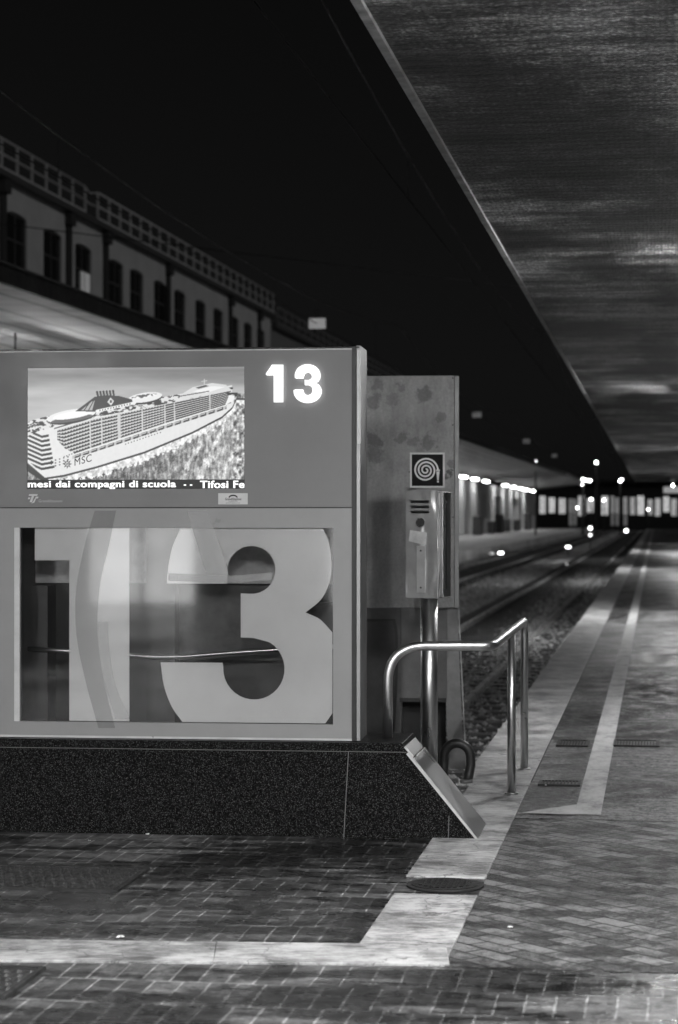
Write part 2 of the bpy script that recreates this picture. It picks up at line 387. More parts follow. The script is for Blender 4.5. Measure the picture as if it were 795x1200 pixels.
# painted line with its foot
ln = MB(); sL = toT(G(690, 956))[1]
for (a, b) in ((sL, 22), (22, 60), (60, 280)): ln.poly([(-.46, a, .0085), (-.31, a, .0085), (-.31, b, .0085), (-.46, b, .0085)])
foot = [toT(G(x, y)) for x, y in ((611, 955), (673, 957), (676, 945), (640, 950))]
ln.poly([(u, s_, .0125) for u, s_ in foot])
t = NT('worn_line_paint'); t.base(t.ramp(t.noise(5, (1, .5, 1), detail=9, rough=.8), [(.34, .12), (.52, .36), (.7, .46)])); t.rough(t.ramp(t.noise(9), [(0, .5), (1, .7)]))
tag(ln.build('platform_line', t.m, rz=-TH), kind='structure')
jt = MB()
for k in range(60):
    a = 13.5+k*1.1; jt.poly([(-.788, a, .0130), (-.779, a, .0130), (-.779, a+1.1, .0130), (-.788, a+1.1, .0130)])
tag(jt.build('pavement_joint', flat('joint_dirt', .02, .9), rz=-TH), kind='structure')

# ---- ballast bed
tag(MB().box(-9.2, UE, S0, 330, -.61, -.50).build('track_bed', M_bal, rz=-TH), kind='structure')
bs = MB(); bm = bs.bm
def stone(u, s, r, z):
    vs = []
    for dx, dy, dz in ((1, 0, 0), (-1, 0, 0), (0, 1, 0), (0, -1, 0), (0, 0, 1), (0, 0, -1)):
        k = r*random.uniform(.6, 1.25); vs.append(bm.verts.new((u+dx*k+random.uniform(-.3, .3)*r, s+dy*k+random.uniform(-.3, .3)*r, z+dz*k*.8)))
    for q in ((0, 2, 4), (2, 1, 4), (1, 3, 4), (3, 0, 4), (2, 0, 5), (1, 2, 5), (3, 1, 5), (0, 3, 5)): bm.faces.new([vs[i] for i in q])
for i in range(42000):
    s_ = S0+.05+(random.random()**2.3)*75; u = random.uniform(-9.1, UE-.02)
    if u < -5 and random.random() < .5: continue
    h = .03*math.sin(u*2.1)+.03*random.random()
    stone(u, s_, random.uniform(.014, .036)*(1+(s_-S0)/60), -.495+h)
tag(bs.build('ballast', flat('ballast_rock', .25, .75, var=.8, vs=9), rz=-TH), kind='stuff')

# ---- rails and sleepers (each track one thing)
def track(uc, label):
    T_ = thing('railway_track', label, 'railway track', TR(uc, S0+.3), -TH, 'tracks beside the platform')
    L = 300
    for e in (-.75, .75):
        m = MB(); pts = [(-.06, 0), (.06, 0), (.06, .012), (.012, .03), (.012, .11), (.035, .118), (.035, .15), (-.035, .15), (-.035, .118), (-.012, .11), (-.012, .03), (-.06, .012)]
        m.prism([(e+x, 0, -.50+z) for x, z in pts], (0, L, 0)); m.build('rail', flat('rail_steel', .6, .3, .7, vs=3), T_)
    for k in range(0, 95):
        MB().box(-1.25, 1.25, .3+k*.62, .3+k*.62+.24, -.52, -.445+.0001*(k % 2), 0).build('sleeper', flat('dark_sleeper_wood', .035, .8, vs=5, var=.5), T_)
    m = MB()
    for k in range(95, 470): m.box(-1.25, 1.25, .3+k*.62, .3+k*.62+.24, -.52, -.445)
    tag(m.build('distant_sleepers', flat('dark_sleeper_wood', .035), T_), kind='stuff')
track(-2.85, 'railway track running right along the near platform edge')
track(-7.05, 'railway track running along the lit far platform')

M_dark0 = flat('dark_door_steel', .04, .4)
# ================================================================== PLATFORM CANOPY
HC = 3.85; UC = -1.235
C = thing('platform_canopy', 'long flat dark ribbed canopy roof overhanging the right platform', 'canopy', TR(0, 0), -TH)
MB().box(UC+.02, 9, -18, 132, HC, HC+.28).build('soffit', M_can, C)
m = MB(); s = -18
while s < 132:
    L = 3.0; m.box(UC-.012, UC+.030, s+.004, s+L-.004, HC-.022, HC+.03); s += L
m.build('edge_trim', flat('worn_aluminium_trim', .42, .5, .3, var=.5, vs=5, bump=.6), C)
MB().box(UC-.02, UC+.015, -18, 132, HC+.035, HC+.42).build('fascia', flat('dark_fascia', .02, .7), C)
# lamps under it
M_tube = m_emit('lit_fluorescent_tube', 260)
def tube_lamp(u, s, power, label, z=3.62, size=1.5):
    L_ = thing('fluorescent_lamp', label, 'lamp', TR(u, s, z), -TH, 'tube lamps under the platform canopy')
    MB().box(-.09, .09, -size/2, size/2, .03, .09, .01).build('housing', flat('white_lamp_housing', .7, .4), L_)
    MB().tube([(0, -size/2+.05, 0), (0, size/2-.05, 0)], .022, 10).build('tube', M_tube, L_)
    m = MB()
    for e in (-.4, .4): m.tube([(0, e, .09), (0, e, HC-z-.001)], .008, 6)
    m.build('hanger', flat('dark_rod', .05), L_)
    if power:
        li = bpy.data.lights.new('lamp_light', 'AREA'); li.shape = 'RECTANGLE'; li.size = .16; li.size_y = size; li.energy = power
        lo = bpy.data.objects.new('lamp_light', li); COL.objects.link(lo); lo.parent = L_; lo.location = (0, 0, -.03)
for i, (s_, p) in enumerate(((1.5, 200), (7.5, 230), (17.0, 120), (36, 320), (68, 380), (104, 450), (134, 0))):
    tube_lamp(.62 if s_ < 40 else 1.25 if s_ < 130 else 1.04, s_, p, ['tube lamp hung above the concourse behind the viewer', 'tube lamp hung above the paved platform head', 'tube lamp hung above the platform beside the handrail', 'tube lamp hung above the middle of the platform', 'tube lamp hung above the farther platform', 'tube lamp hung near the far end of the platform canopy', 'bright lamp showing at the far end of the platform canopy'][i])
for i, (u, s_, p) in enumerate(((-5.5, .5, 800), (-.95, 2.5, 420))):
    tube_lamp(u, s_, p, ['tube lamp over the concourse far left behind the viewer', 'tube lamp over the concourse just left above the viewer'][i], size=2.4)
# hall canopy that carries those two
Ch = thing('hall_canopy', 'concourse canopy joining the platform canopy behind the viewer', 'canopy', TR(0, 0), -TH)
MB().box(-30, UC-.03, -18, 4.2, HC, HC+.28).build('soffit', M_can, Ch)
# unseen hall added behind the viewer; its glowing doors give fill and reflections
H_ = thing('added_fill_hall', 'unseen hall added behind the viewer, its glowing doors a fill light', 'building', TR(0, -17.5), -TH)
MB().box(-30, 9, -.4, 0, 0, HC-.01).build('wall', flat('added_fill_hall_wall', .35, .7), H_)
for k in range(7):
    x = -27+k*4.6
    d_ = MB().box(x, x+2.0, .002, .05, .05, 2.6).build('glowing_fill_door', m_emit('fill_light_door', 4.2, .5), H_)
    m = MB()
    for e in (-.06, .97, 2.0): m.box(x+e, x+e+.06, .051, .11, .002, 2.66)
    m.box(x-.06, x+2.06, .052, .108, 2.58, 2.7); m.build('frame', M_dark0, d_)
# hanging sign at far right
hs = thing('hanging_sign', 'pale hanging sign board under the far end of the canopy', 'sign', TR(1.15, 118, 3.1), -TH)
MB().box(-.75, 1.2, -.05, .05, -.12, .22, .01).build('board', flat('pale_sign_face', .8, .5, emit=.25), hs)
MB().tube([(-.5, 0, .22), (-.5, 0, .745)], .02, 6).tube([(.9, 0, .22), (.9, 0, .745)], .02, 6).build('hanger', flat('dark_rod', .05), hs)

# ================================================================== GRANITE PLINTH
PA, PZ = K(476.5, 873); PB, _ = K(560.5, 983)
aL = K(-150, 600)[0]; zt = .505
ev = Vector((math.sin(TH-PHI), math.cos(TH-PHI), 0))*.52            # side runs along the tracks
Kloc = (KX, KY, 0)
P_ = thing('granite_plinth', 'polished black speckled granite base with one sloping end under the kiosk', 'plinth', Kloc, -PHI)
yf = -.035
MB().prism([(aL, yf, 0), (PB, yf, 0), (PA+.012, yf, zt-.05), (aL, yf, zt-.05)], ev*1.0).build('base_block', M_gran, P_)
MB().prism([(aL, yf-.006, zt-.047), (PA+.010, yf-.006, zt-.047), (PA-.02, yf-.006, zt), (aL, yf-.006, zt)], ev*1.02).build('top_slab', M_gran, P_, bevel=.002)
mj = flat('pale_joint', .12, .6)
m = MB(); a1, z1 = K(409, 882); a2, _ = K(403.5, 978)
m.prism([(a1, yf-.0015, zt-.05), (a1+.004, yf-.0015, zt-.05), (a2+.004, yf-.0015, .002), (a2, yf-.0015, .002)], (0, .002, 0))
a3, _ = K(526.5, 960); m.prism([(a3, yf-.0015, .125), (a3+.003, yf-.0015, .125), (a3-.001, yf-.0015, .002), (a3-.004, yf-.0015, .002)], (0, .002, 0))
m.box(aL, PA+.02, yf-.002, yf, zt-.0505, zt-.0475)
m.build('joint_line', mj, P_)
# steel plate on the slope
def on_slope(q, off):                         # q 0 bottom..1 top, off outward
    d = Vector((PA+.012-PB, 0, zt-.05)); L = d.length; d /= L; nrm = Vector((-d.z*-1, 0, d.x*-1))
    nrm = Vector((d.z, 0, -d.x)); return Vector((PB, yf, 0))+d*L*q+nrm*off
m = MB(); A = on_slope(-.0, .001); B = on_slope(.93, .001); A2 = on_slope(0, .006); B2 = on_slope(.93, .006)
for p_ in (A, B, A2, B2): p_.y -= .004
m.prism([A, B, B2, A2], ev*1.04); m.build('slope_plate', m_steel('polished_steel_plate', .9, .34, (40, 1, 1)), P_, bevel=.002)
m = MB(); Cc = on_slope(.94, .002); D = on_slope(1.06, .0); C2 = on_slope(.94, .012); D2 = on_slope(1.06, .010)
for p_ in (Cc, D, C2, D2): p_.y -= .010
m.prism([Cc, D, D2, C2], ev*.9); m.build('slope_cap', M_steel, P_, bevel=.002)
m = MB(); q = [on_slope(0, -.013), on_slope(1.0, -.013), on_slope(1.0, .005), on_slope(0, .005)]
q[0].z = 0.001; q[0].x += 0.0
for p_ in q: p_.y -= .004
m.prism(q, (0, .0035, 0)); m.build('edge_trim', M_steel, P_)

# ================================================================== KIOSK
KK = thing('platform_kiosk', 'grey platform information kiosk with video screen, glowing number and glazed lower half', 'kiosk', Kloc, -PHI)
M_panel = flat('grey_enamel_panel', .15, .38, .0, var=.07, vs=2); M_pan2 = flat('grey_enamel_frame', .235, .35, .0, var=.08, vs=2)
M_dark = flat('black_gasket', .012, .4)
x1, ztop = K(412.5, 405.5); x1b = K(417.5, 405)[0]; x1c = K(422.5, 405)[0]
ztop = 2.602; zmid = K(300, 595)[1]; zb = zt+.003
sx0, sz1 = K(32, 430); sx1, sz0 = K(287, 573); sz0 = K(160, 573)[1]; sz1 = K(160, 430)[1]
# upper housing with screen opening
m = MB(); bt, bb = ztop-.012, zmid+.004
m.box(aL, sx0, 0, .20, bb, bt); m.box(sx1, x1, 0, .20, bb, bt); m.box(sx0, sx1, 0, .20, sz1, bt); m.box(sx0, sx1, 0, .20, bb, sz0)
bmesh.ops.remove_doubles(m.bm, verts=m.bm.verts[:], dist=1e-5)
inner = [f for f in m.bm.faces if abs(f.normal.y) < .1 and False]
up = m.build('upper_housing', M_panel, KK)
MB().box(aL, x1, .004, .2, zmid-.002, zmid+.0035).build('gap_line', M_dark, KK)
wx0, wz1 = K(24, 618.5); wx1, wz0 = K(390.5, 847); wz1 = K(200, 618.5)[1]; wz0 = K(200, 847)[1]
m = MB(); t_, b_ = zmid-.003, zb
m.box(aL, wx0, 0, .04, b_, t_); m.box(wx1, x1, 0, .04, b_, t_); m.box(wx0, wx1, 0, .04, wz1, t_); m.box(wx0, wx1, 0, .04, b_, wz0)
m.build('lower_frame', M_pan2, KK)
MB().box(x1+.001, x1b, -.004, .34, zb, ztop-.008).build('side_gasket', M_dark, KK)
MB().box(x1b+.0005, x1c, .004, .35, zb, ztop+.004, .002).build('side_post', m_steel('dull_side_steel', .3, .4), KK)
m = MB(); m.box(x1b+.004, x1c+.002, -.001, .004, K(420, 520)[1], K(420, 410)[1], .001); m.build('post_cover', flat('pale_steel', .42, .45, .5), KK)
MB().box(aL, x1c-.004, -.006, .36, ztop-.011, ztop-.001, .003).build('top_cap', flat('black_top_cap', .02, .25), KK)
MB().box(aL, x1b, -.003, .03, ztop-.0175, ztop-.0115).build('top_bead', m_steel('dull_top_steel', .35, .4), KK)
MB().box(aL, x1, -.002, .012, zb+.0005, zb+.012).build('bottom_bead', flat('bright_bead', .5, .35, .6), KK)
# inside of the glazed half
MB().box(aL, x1, .44, .46, zb, ztop-.02).build('back_panel', flat('dull_back_panel', .06, .5, vs=3, var=.4), KK)
zi = K(200, 684)[1]; zi = 1.7-(684-605)*11.7/F
m = MB(); m.box(wx0-.02, x1-.02, .40, .43, zi, t_); m.build('inner_light_panel', flat('grimy_light_panel', .7, .5, vs=5, var=.45), KK)
m = MB(); m.box(wx0+.01, wx0+.02+.08, .2, .38, zb, zi-.01); m.box(-1.18, -1.02, .25, .38, zb, t_); m.box(-.35, -.02, .3, .38, zb, zi-.1)
m.build('inner_column', flat('dark_inner_column', .045, .45, vs=4, var=.4), KK)
m = MB(); m.box(-1.02, -.42, .36, .399, zi-.42, zi-.012); m.build('inner_box', flat('mid_inner_box', .10, .45, vs=7, var=.5), KK)
zr = 1.7-(766-605)*11.5/F
path = [(wx0, .16, zr+.02), (wx0+.4, .18, zr), (wx0+.75, .22, zr-.03), (wx0+1.2, .22, zr+.01), (wx1+.02, .18, zr+.045)]
MB().tube(bend(path, .3, 10), .012, 10).build('reflection_streak_rail', M_steel, KK)  # bright rail added in place of a streak reflected in the glass
m = MB()
m.tube(bend([(-1.5, .3, zb), (-1.42, .3, zb+.5), (-1.52, .3, t_)], .4, 10), .02, 10); m.build('inner_hose', flat('grey_hose', .35, .4), KK)
MB().box(K(17, 700)[0], wx0-.004, -.002, .0, wz0, wz1).build('light_strip', flat('pale_strip', .5, .4), KK)
gl = MB().box(wx0+.001, wx1-.001, .001, .006, wz0+.001, wz1-.001).build('window_glass', m_glass(), KK)
# big digits printed on the glass
def big(pts): return [(K(x, 700)[0], K(200, y)[1]) for x, y in pts]
y0g = .0095
def curve(pts, n=6):                          # Catmull-Rom through px points
    P = [np.array(p, float) for p in pts]; P = [2*P[0]-P[1]]+P+[2*P[-1]-P[-2]]; out = []
    for i in range(1, len(P)-2):
        for k in range(n):
            q = k/n; a, b, c, d = P[i-1:i+3]
            out.append(tuple(.5*((2*b)+(-a+c)*q+(2*a-5*b+4*c-d)*q*q+(-a+3*b-3*c+d)*q**3)))
    out.append(tuple(P[-2])); return out
yT, yB = 619.5, 846
one = [(40.5, yT), (151.4, yT), (151.4, yB), (81, yB), (81, 657), (40.5, 657)]
three = [(212, yT)]+curve([(378.6, yT), (385, 635), (388.6, 661), (386, 682), (376, 702), (358, 717)])+curve([(359, 717.5), (375, 725), (389.5, 740)])[0:]
three += [(389.5, 834), (381, yB)]+curve([(213.6, yB), (201, 828), (192, 804), (188, 776.3)])
three += [(260.7, 776.3)]+arc(297.4, 783, 36, 36, 183, -60, 22)[::1]+[(297, 747), (282, 746.6), (282, 695)]
three += arc(294.7, 667.6, 28, 28, 95, -175, 22)+[(266, 684), (196, 684)]+curve([(195.5, 683), (197, 664), (202, 640), (211, 620.5)])
M_dig = flat('frosted_white_vinyl', .86, .42, var=.06, vs=3)
for nm, pts in (('digit_one', one), ('digit_three', three)):
    MB().prism([(a, y0g, z) for a, z in big(pts)], (0, .002, 0)).build(nm, M_dig, KK)
def m_film(name, tint, white):  # translucent bands laid on the glass to imitate curved reflections
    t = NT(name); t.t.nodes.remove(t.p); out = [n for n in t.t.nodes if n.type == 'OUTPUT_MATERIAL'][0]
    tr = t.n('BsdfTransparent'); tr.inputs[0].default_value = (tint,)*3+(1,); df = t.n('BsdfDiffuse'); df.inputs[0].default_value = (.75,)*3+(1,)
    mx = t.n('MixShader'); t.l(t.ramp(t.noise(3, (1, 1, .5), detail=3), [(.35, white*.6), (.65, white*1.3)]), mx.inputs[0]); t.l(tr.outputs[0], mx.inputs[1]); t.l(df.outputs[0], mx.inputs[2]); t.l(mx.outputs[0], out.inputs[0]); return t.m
cz4 = lambda L_: curve([(x/1.849, 580+y/1.849) for x, y in L_], 5)
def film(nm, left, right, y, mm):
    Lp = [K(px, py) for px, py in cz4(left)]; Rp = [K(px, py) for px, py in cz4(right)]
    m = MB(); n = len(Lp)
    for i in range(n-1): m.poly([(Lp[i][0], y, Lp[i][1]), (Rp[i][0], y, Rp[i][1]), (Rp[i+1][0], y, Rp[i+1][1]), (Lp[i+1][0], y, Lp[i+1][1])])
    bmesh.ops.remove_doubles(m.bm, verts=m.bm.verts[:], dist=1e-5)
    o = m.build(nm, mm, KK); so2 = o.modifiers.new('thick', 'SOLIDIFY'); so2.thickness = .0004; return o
film('dark_reflection_film', [(206, 34), (186, 100), (166, 200), (166, 300), (185, 400), (214, 505)], [(252, 34), (236, 110), (216, 200), (212, 300), (225, 400), (250, 505)], -.0010, m_film('painted_dark_reflection', .91, .02))
film('pale_reflection_film', [(405, 34), (425, 100), (440, 150), (447, 170)], [(450, 34), (474, 100), (490, 150), (496, 176)], -.0010, m_film('painted_pale_reflection_a', .95, .16))
film('pale_reflection_film', [(212, 275), (216, 340), (228, 410), (250, 485)], [(234, 275), (238, 340), (250, 410), (282, 485)], -.0018, m_film('painted_pale_reflection_b', .95, .14))
film('pale_reflection_film', [(365, 170), (420, 172), (500, 175), (590, 168)], [(365, 186), (420, 188), (500, 190), (590, 184)], -.0018, m_film('painted_pale_reflection_c', .95, .13))
# glowing small number
M_glow = m_emit('glowing_number', .72, .05)
def sm(pts): return [K(280+x/2.839, 390+y/2.839) for x, y in pts]
s_one = [(92, 137), (112, 107), (150, 107), (150, 232), (118, 232), (118, 140), (92, 140)]
s_three = arc(231, 143, 43, 38, 172, 360, 18)+[(273, 152), (268, 162), (259, 168), (268, 173), (275, 182), (278, 193)]+arc(231, 195, 47, 40, 0, 175, 20)[1:]+[(184, 191), (214, 191)]+arc(231, 193, 17, 18, 178, -85, 14)+[(221, 175), (221, 157), (229, 158)]+arc(231, 144, 15, 14, 90, -178, 14)+[(215, 150), (187, 150)]
for nm, pts in (('small_digit_one', s_one), ('small_digit_three', s_three)):
    MB().prism([(a, -.022, z) for a, z in sm(pts)], (0, .006, 0)).build(nm, M_glow, KK)
    ca = sum(p[0] for p in sm(pts))/len(pts); cz = sum(p[1] for p in sm(pts))/len(pts)
    MB().prism([(ca+(a-ca)*.94, -.0155, cz+(z-cz)*.95) for a, z in sm(pts)], (0, .009, 0)).build('halo_light', m_emit('halo_light', 3, .02), KK)
# sticker and operator mark
gx0, gz1 = K(256, 578); gx1, gz0 = K(290.5, 591)
stk = MB().box(gx0, gx1, -.0015, 0, gz0, gz1).build('sticker', flat('silver_sticker', .5, .4), KK)
M_ink = flat('black_ink', .02, .5)
def kz(px0, px1, py0, py1): a, z1_ = K(px0, py0); b, z0_ = K(px1, py1); return a, b, z0_, z1_
text_mesh('GrandiStazioni', *kz(264, 283, 583.3, 586.3), -.0016, M_ink, 'sticker_text', stk, offset=.02)
text_mesh('pubblicita', *kz(268.5, 278.5, 586.6, 588.2), -.0016, M_ink, 'sticker_text', stk)
text_mesh('grandistazioni.it', *kz(265, 281.5, 588.6, 590.4), -.0016, M_ink, 'sticker_text', stk)
am = MB(); pts = [K(x, y) for x, y in arc(273.5, 583.2, 5.5, 3.6, 190, 350, 10)+arc(273.5, 584.2, 4.5, 2.8, 350, 190, 10)]
am.prism([(a, -.0024, z) for a, z in pts], (0, .0008, 0)).build('sticker_arch', M_ink, stk)
M_mark = flat('faint_light_print', .52, .4)
lg = MB()
for pts in ([(34.5, 579), (44.5, 579), (43.8, 581.2), (40.2, 581.2), (37.8, 588.5), (35, 588.5), (37.6, 581.2), (33.8, 581.2)], [(42.4, 582), (45.4, 582), (44.8, 584), (42.6, 584.2), (40.4, 589), (36.8, 590), (38.6, 588.4)], [(33.4, 583), (36, 583), (35.2, 585), (32.8, 585)]):
    lg.prism([(K(x, y)[0], -.001, K(x, y)[1]) for x, y in pts], (0, .001, 0))
lg.build('operator_mark', M_mark, KK)
text_mesh('GrandiStazioni', *kz(45.5, 73, 585.4, 588.6), -.0005, flat('fainter_print', .4, .4), 'operator_name', KK)

# ---- screen picture: a cruise ship, painted point by point, shown by a lit screen
W0, H0 = 676, 386; SS = 1
im = np.zeros((H0, W0)); yy, xx = np.mgrid[0:H0, 0:W0].astype(float); X_ = xx+85; Y_ = yy+101
def vnoise(fx, fy, seed, oct=4):
    r = np.random.RandomState(seed); out = np.zeros((H0, W0)); amp = 1; tot = 0
    for o in range(oct):
        gw, gh = int(W0*fx*2**o)+3, int(H0*fy*2**o)+3; g = r.rand(gh, gw)
        px = xx*fx*2**o; py = yy*fy*2**o; ix = px.astype(int); iy = py.astype(int); fx_ = px-ix; fy_ = py-iy
        fx_ = fx_*fx_*(3-2*fx_); fy_ = fy_*fy_*(3-2*fy_)
        out += amp*((g[iy, ix]*(1-fx_)+g[iy, ix+1]*fx_)*(1-fy_)+(g[iy+1, ix]*(1-fx_)+g[iy+1, ix+1]*fx_)*fy_); tot += amp; amp *= .55
    return out/tot
def pm(pts):                                                            # polygon mask
    P = pts; inside = np.zeros((H0, W0), bool); n = len(P)
    for i in range(n):
        xa, ya = P[i]; xb, yb_ = P[(i+1) % n]
        if ya == yb_: continue
        c = ((ya > Y_) != (yb_ > Y_)) & (X_ < (xb-xa)*(Y_-ya)/(yb_-ya)+xa); inside ^= c
    return inside
def el(cx, cy, rx, ry, rot=0):
    a = math.radians(rot); dx = X_-cx; dy = Y_-cy
    return ((dx*math.cos(a)+dy*math.sin(a))/rx)**2+((-dx*math.sin(a)+dy*math.cos(a))/ry)**2 < 1
def seg(xa, ya, xb, yb_, wd):
    L2 = (xb-xa)**2+(yb_-ya)**2; q = np.clip(((X_-xa)*(xb-xa)+(Y_-ya)*(yb_-ya))/L2, 0, 1)
    return np.hypot(X_-xa-q*(xb-xa), Y_-ya-q*(yb_-ya)) < wd
im[:] = np.interp(Y_, [101, 112, 128, 165, 240, 320, 456], [.58, .50, .50, .66, .74, .78, .72])+(vnoise(.006, .04, 1)-.5)*.16
sea = np.interp(X_, [85, 300, 520, 700, 761], [.42, .42, .5, .62, .7]); tex = vnoise(.13, .11, 2, 4); sx_ = vnoise(.03, .012, 5, 3)
tex2 = vnoise(.22, .05, 12, 3); pn = rng.rand(H0//2+1, W0//2+1).repeat(2, 0).repeat(2, 1)[:H0, :W0]; rt = np.clip((tex-.47)*.6+(tex2-.47)*.6+(pn-.5)*.2+sea-.02, .14, .9)
rt = np.clip(rt+.2*(np.sin((X_*.8+Y_*.35+60*sx_)*.12) > .72)*np.clip((X_-430)/200, 0, 1), .1, 1)
# waterline curve
wl = np.interp(X_, [85, 140, 200, 300, 450, 600, 690, 722, 735], [400, 447, 438, 412, 366, 304, 257, 228, 200])
sm_ = Y_ > wl; im[sm_] = rt[sm_]
far = (X_ > 725) & (Y_ > 185); im[far] = np.clip(.62+(tex[far]-.5)*1.6, 0, 1)
wk = sm_ & (Y_ < wl+np.interp(X_, [85, 150, 300, 500, 700, 740], [6, 10, 34, 30, 24, 20])+(tex-.5)*30) & (X_ > 130)
im[wk] = np.clip(.9+(tex[wk]-.5)*.8, .3, 1)
im[sm_ & (Y_ > wl) & (Y_ < wl+6)] = .16
im[(X_ < 150) & (Y_ > wl-1) & (Y_ < wl+14+.2*(150-X_))] = .15
def top(x): return np.interp(x, [85, 110, 180, 260, 400, 560, 640, 700, 728], [272, 262, 247, 240, 214, 186, 170, 160, 178])
hull = (Y_ > top(X_)+16) & (Y_ < wl) & (X_ < 727)
im[hull] = .90+(tex[hull]-.5)*.04
body = hull & (Y_ > np.interp(X_, [85, 170, 720], [300, 292, 172]))
# balconies on the long side
tl = np.interp(X_, [170, 290, 715], [298, 262, 176]); bl = np.interp(X_, [170, 200, 330, 520, 715], [352, 382, 338, 275, 216])
v = (Y_-tl)/(bl-tl)*8.0; side = (v > 0) & (v < 8) & (X_ > 178+14*np.clip(v-4, 0, 9)) & (X_ < 718)
rowd = (v % 1 > .38) & side; im[side] = .84; im[rowd] = .13
im[rowd & (v % 1 < .62) & ((X_ % 9) < 3.5) & (X_ < 520)] = .8
for xv in (282, 318, 372, 445, 515, 545, 655): im[side & (np.abs(X_-xv-(Y_-300)*.02) < (2.2 if xv != 372 else 5))] = .8
im[seg(170, 292, 290, 256, 1.8)] = .25; im[seg(290, 256, 722, 169, 2.6)] = .07
im[seg(150, 284, 290, 246, 2.2) | seg(290, 246, 720, 162, 2.2)] = .9
# life boats row
lb = np.interp(X_, [200, 330, 520, 715], [388, 346, 283, 221])
boats = (np.abs(Y_-lb-4) < 5) & (X_ > 225) & (X_ < 705); im[boats] = np.where(((X_[boats] % 26) < 18), .2, .75)
im[(np.abs(Y_-lb-2) < 1.6) & boats & ((X_ % 26) < 15)] = .8
# stern decks
for k in range(8):
    y0 = 312+k*14.5; im[(X_ > 85) & (X_ < 152+k*2.5) & (np.abs(Y_-(y0+np.interp(X_, [85, 130, 175], [-14, 6, -2]))) < 3.6) & (Y_ < wl-8)] = .12
for k in range(5):
    for j in range(3):
        im[el(160+k*13, 395+j*9-k*3.4, 2.1, 2.1)] = .12
for k in range(13): im[el(392+k*9, 342-k*3.0, 1.7, 1.9) | ((k % 4 != 3) & el(420+k*8.5, 325-k*2.9, 1.6, 1.8))] = .2
for k in range(12): im[el(200+k*8, 381-k*2.9, 1.9, 1.9)] = .15
# upper decks
dk = (Y_ > top(X_)) & (Y_ <= top(X_)+20+np.interp(X_, [85, 300], [24, 4])) & (X_ < 722) & ~side & ~rowd
ch = vnoise(.09, .2, 9, 3); im[dk] = np.where(ch[dk] > .47, .88, .18)
im[el(222, 256, 78, 21, -9)] = .12; im[el(222, 252, 78, 19, -9)] = .93; im[el(224, 262, 66, 9, -9)] = .35; im[el(226, 250, 62, 11, -9)] = .97
im[el(452, 200, 54, 17, -8)] = .15; im[el(452, 196, 54, 15, -8)] = .92; im[el(450, 192, 40, 6, -8)] = np.where(ch[el(450, 192, 40, 6, -8)] > .5, .3, .95)
im[pm([(560, 190), (600, 165), (660, 152), (702, 158), (722, 176), (640, 190), (570, 205)])] = .86
im[pm([(600, 178), (660, 162), (700, 165), (640, 184)])] = .95; im[pm([(610, 166), (640, 158), (650, 162), (618, 170)])] = .3
im[seg(560, 193, 650, 178, 1.3)] = .2; im[seg(636, 155, 636, 141, 1.6) | seg(628, 147, 644, 145, 1.3)] = .8
im[pm([(705, 182), (739, 183), (738, 187), (708, 190)])] = .2
im[pm([(712, 190), (730, 192), (726, 208), (700, 222)])] = .95
# funnel
im[pm([(236, 238), (296, 193), (330, 188), (372, 191), (412, 202), (414, 212), (360, 222), (300, 240)])] = .17
im[pm([(252, 236), (286, 208), (296, 204), (288, 236)])] = .7; im[seg(262, 236, 282, 208, 1.3)] = .15; im[seg(276, 236, 292, 206, 1.3)] = .15
im[pm([(345, 195), (356, 207), (347, 221), (335, 210)])] = .85; im[el(346, 208, 4, 5)] = .3
for k in range(6): im[seg(306+k*10, 190-k*.5, 303+k*10, 178-k*.6, 3.2)] = .1; im[seg(309+k*10, 189, 307+k*10, 179, .9)] = .6
im[seg(303, 238, 420, 213, 4.5)] = .93
for k in range(12): im[el(312+k*8.5, 236-k*1.8, 2, 2.2)] = .2
# compass mark on the hull
st8 = [(210+(14 if k % 2 == 0 else 6.5)*math.cos(k*math.pi/8), 404+(15 if k % 2 == 0 else 7)*math.sin(k*math.pi/8)) for k in range(16)]
im[pm(st8)] = .06; im[el(210, 404, 5.8, 6.4)] = .92; im[el(210, 404, 3.6, 4)] = .08; im[seg(208, 402, 212, 406, .8)] = .9
im = np.clip(im, .03, 1)
im = (im[0::2, 0::2]+im[1::2, 0::2]+im[0::2, 1::2]+im[1::2, 1::2])/4
hI, wI = im.shape; rows = int(hI*355/386)
scr = bpy.data.meshes.new('screen_picture')
px_ = np.linspace(sx0+.002, sx1-.002, wI); zt_ = sz1-.002; zb_ = K(160, 562)[1]; pz_ = np.linspace(zt_, zb_, rows)
co = np.stack([np.tile(px_, rows), np.full(wI*rows, .003), np.repeat(pz_, wI)], 1)
ii = np.arange((rows-1)*(wI-1)); r_, c_ = ii//(wI-1), ii % (wI-1); q = np.stack([r_*wI+c_, r_*wI+c_+1, (r_+1)*wI+c_+1, (r_+1)*wI+c_], 1)
scr.from_pydata(co.tolist(), [], q[:, ::-1].tolist())
at = scr.color_attributes.new('picture', 'FLOAT_COLOR', 'POINT'); lin = im[:rows].reshape(-1)**2.2
at.data.foreach_set('color', np.stack([lin, lin, lin, np.ones_like(lin)], 1).reshape(-1))
t = NT('screen_picture'); an = t.n('Attribute', attribute_name='picture'); t.l(an.outputs['Color'], t.p.inputs['Emission Color'])
t.p.inputs['Emission Strength'].default_value = .95; t.p.inputs['Base Color'].default_value = (.02, .02, .02, 1); t.p.inputs['Roughness'].default_value = .3
scr.materials.append(t.m)
MB().box(sx0+.0005, sx1-.0005, .006, .05, sz0+.0005, sz1-.0005).build('screen_body', flat('black_screen_body', .01, .3), KK)
so_ = bpy.data.objects.new('screen_picture', scr); COL.objects.link(so_); so_.parent = KK
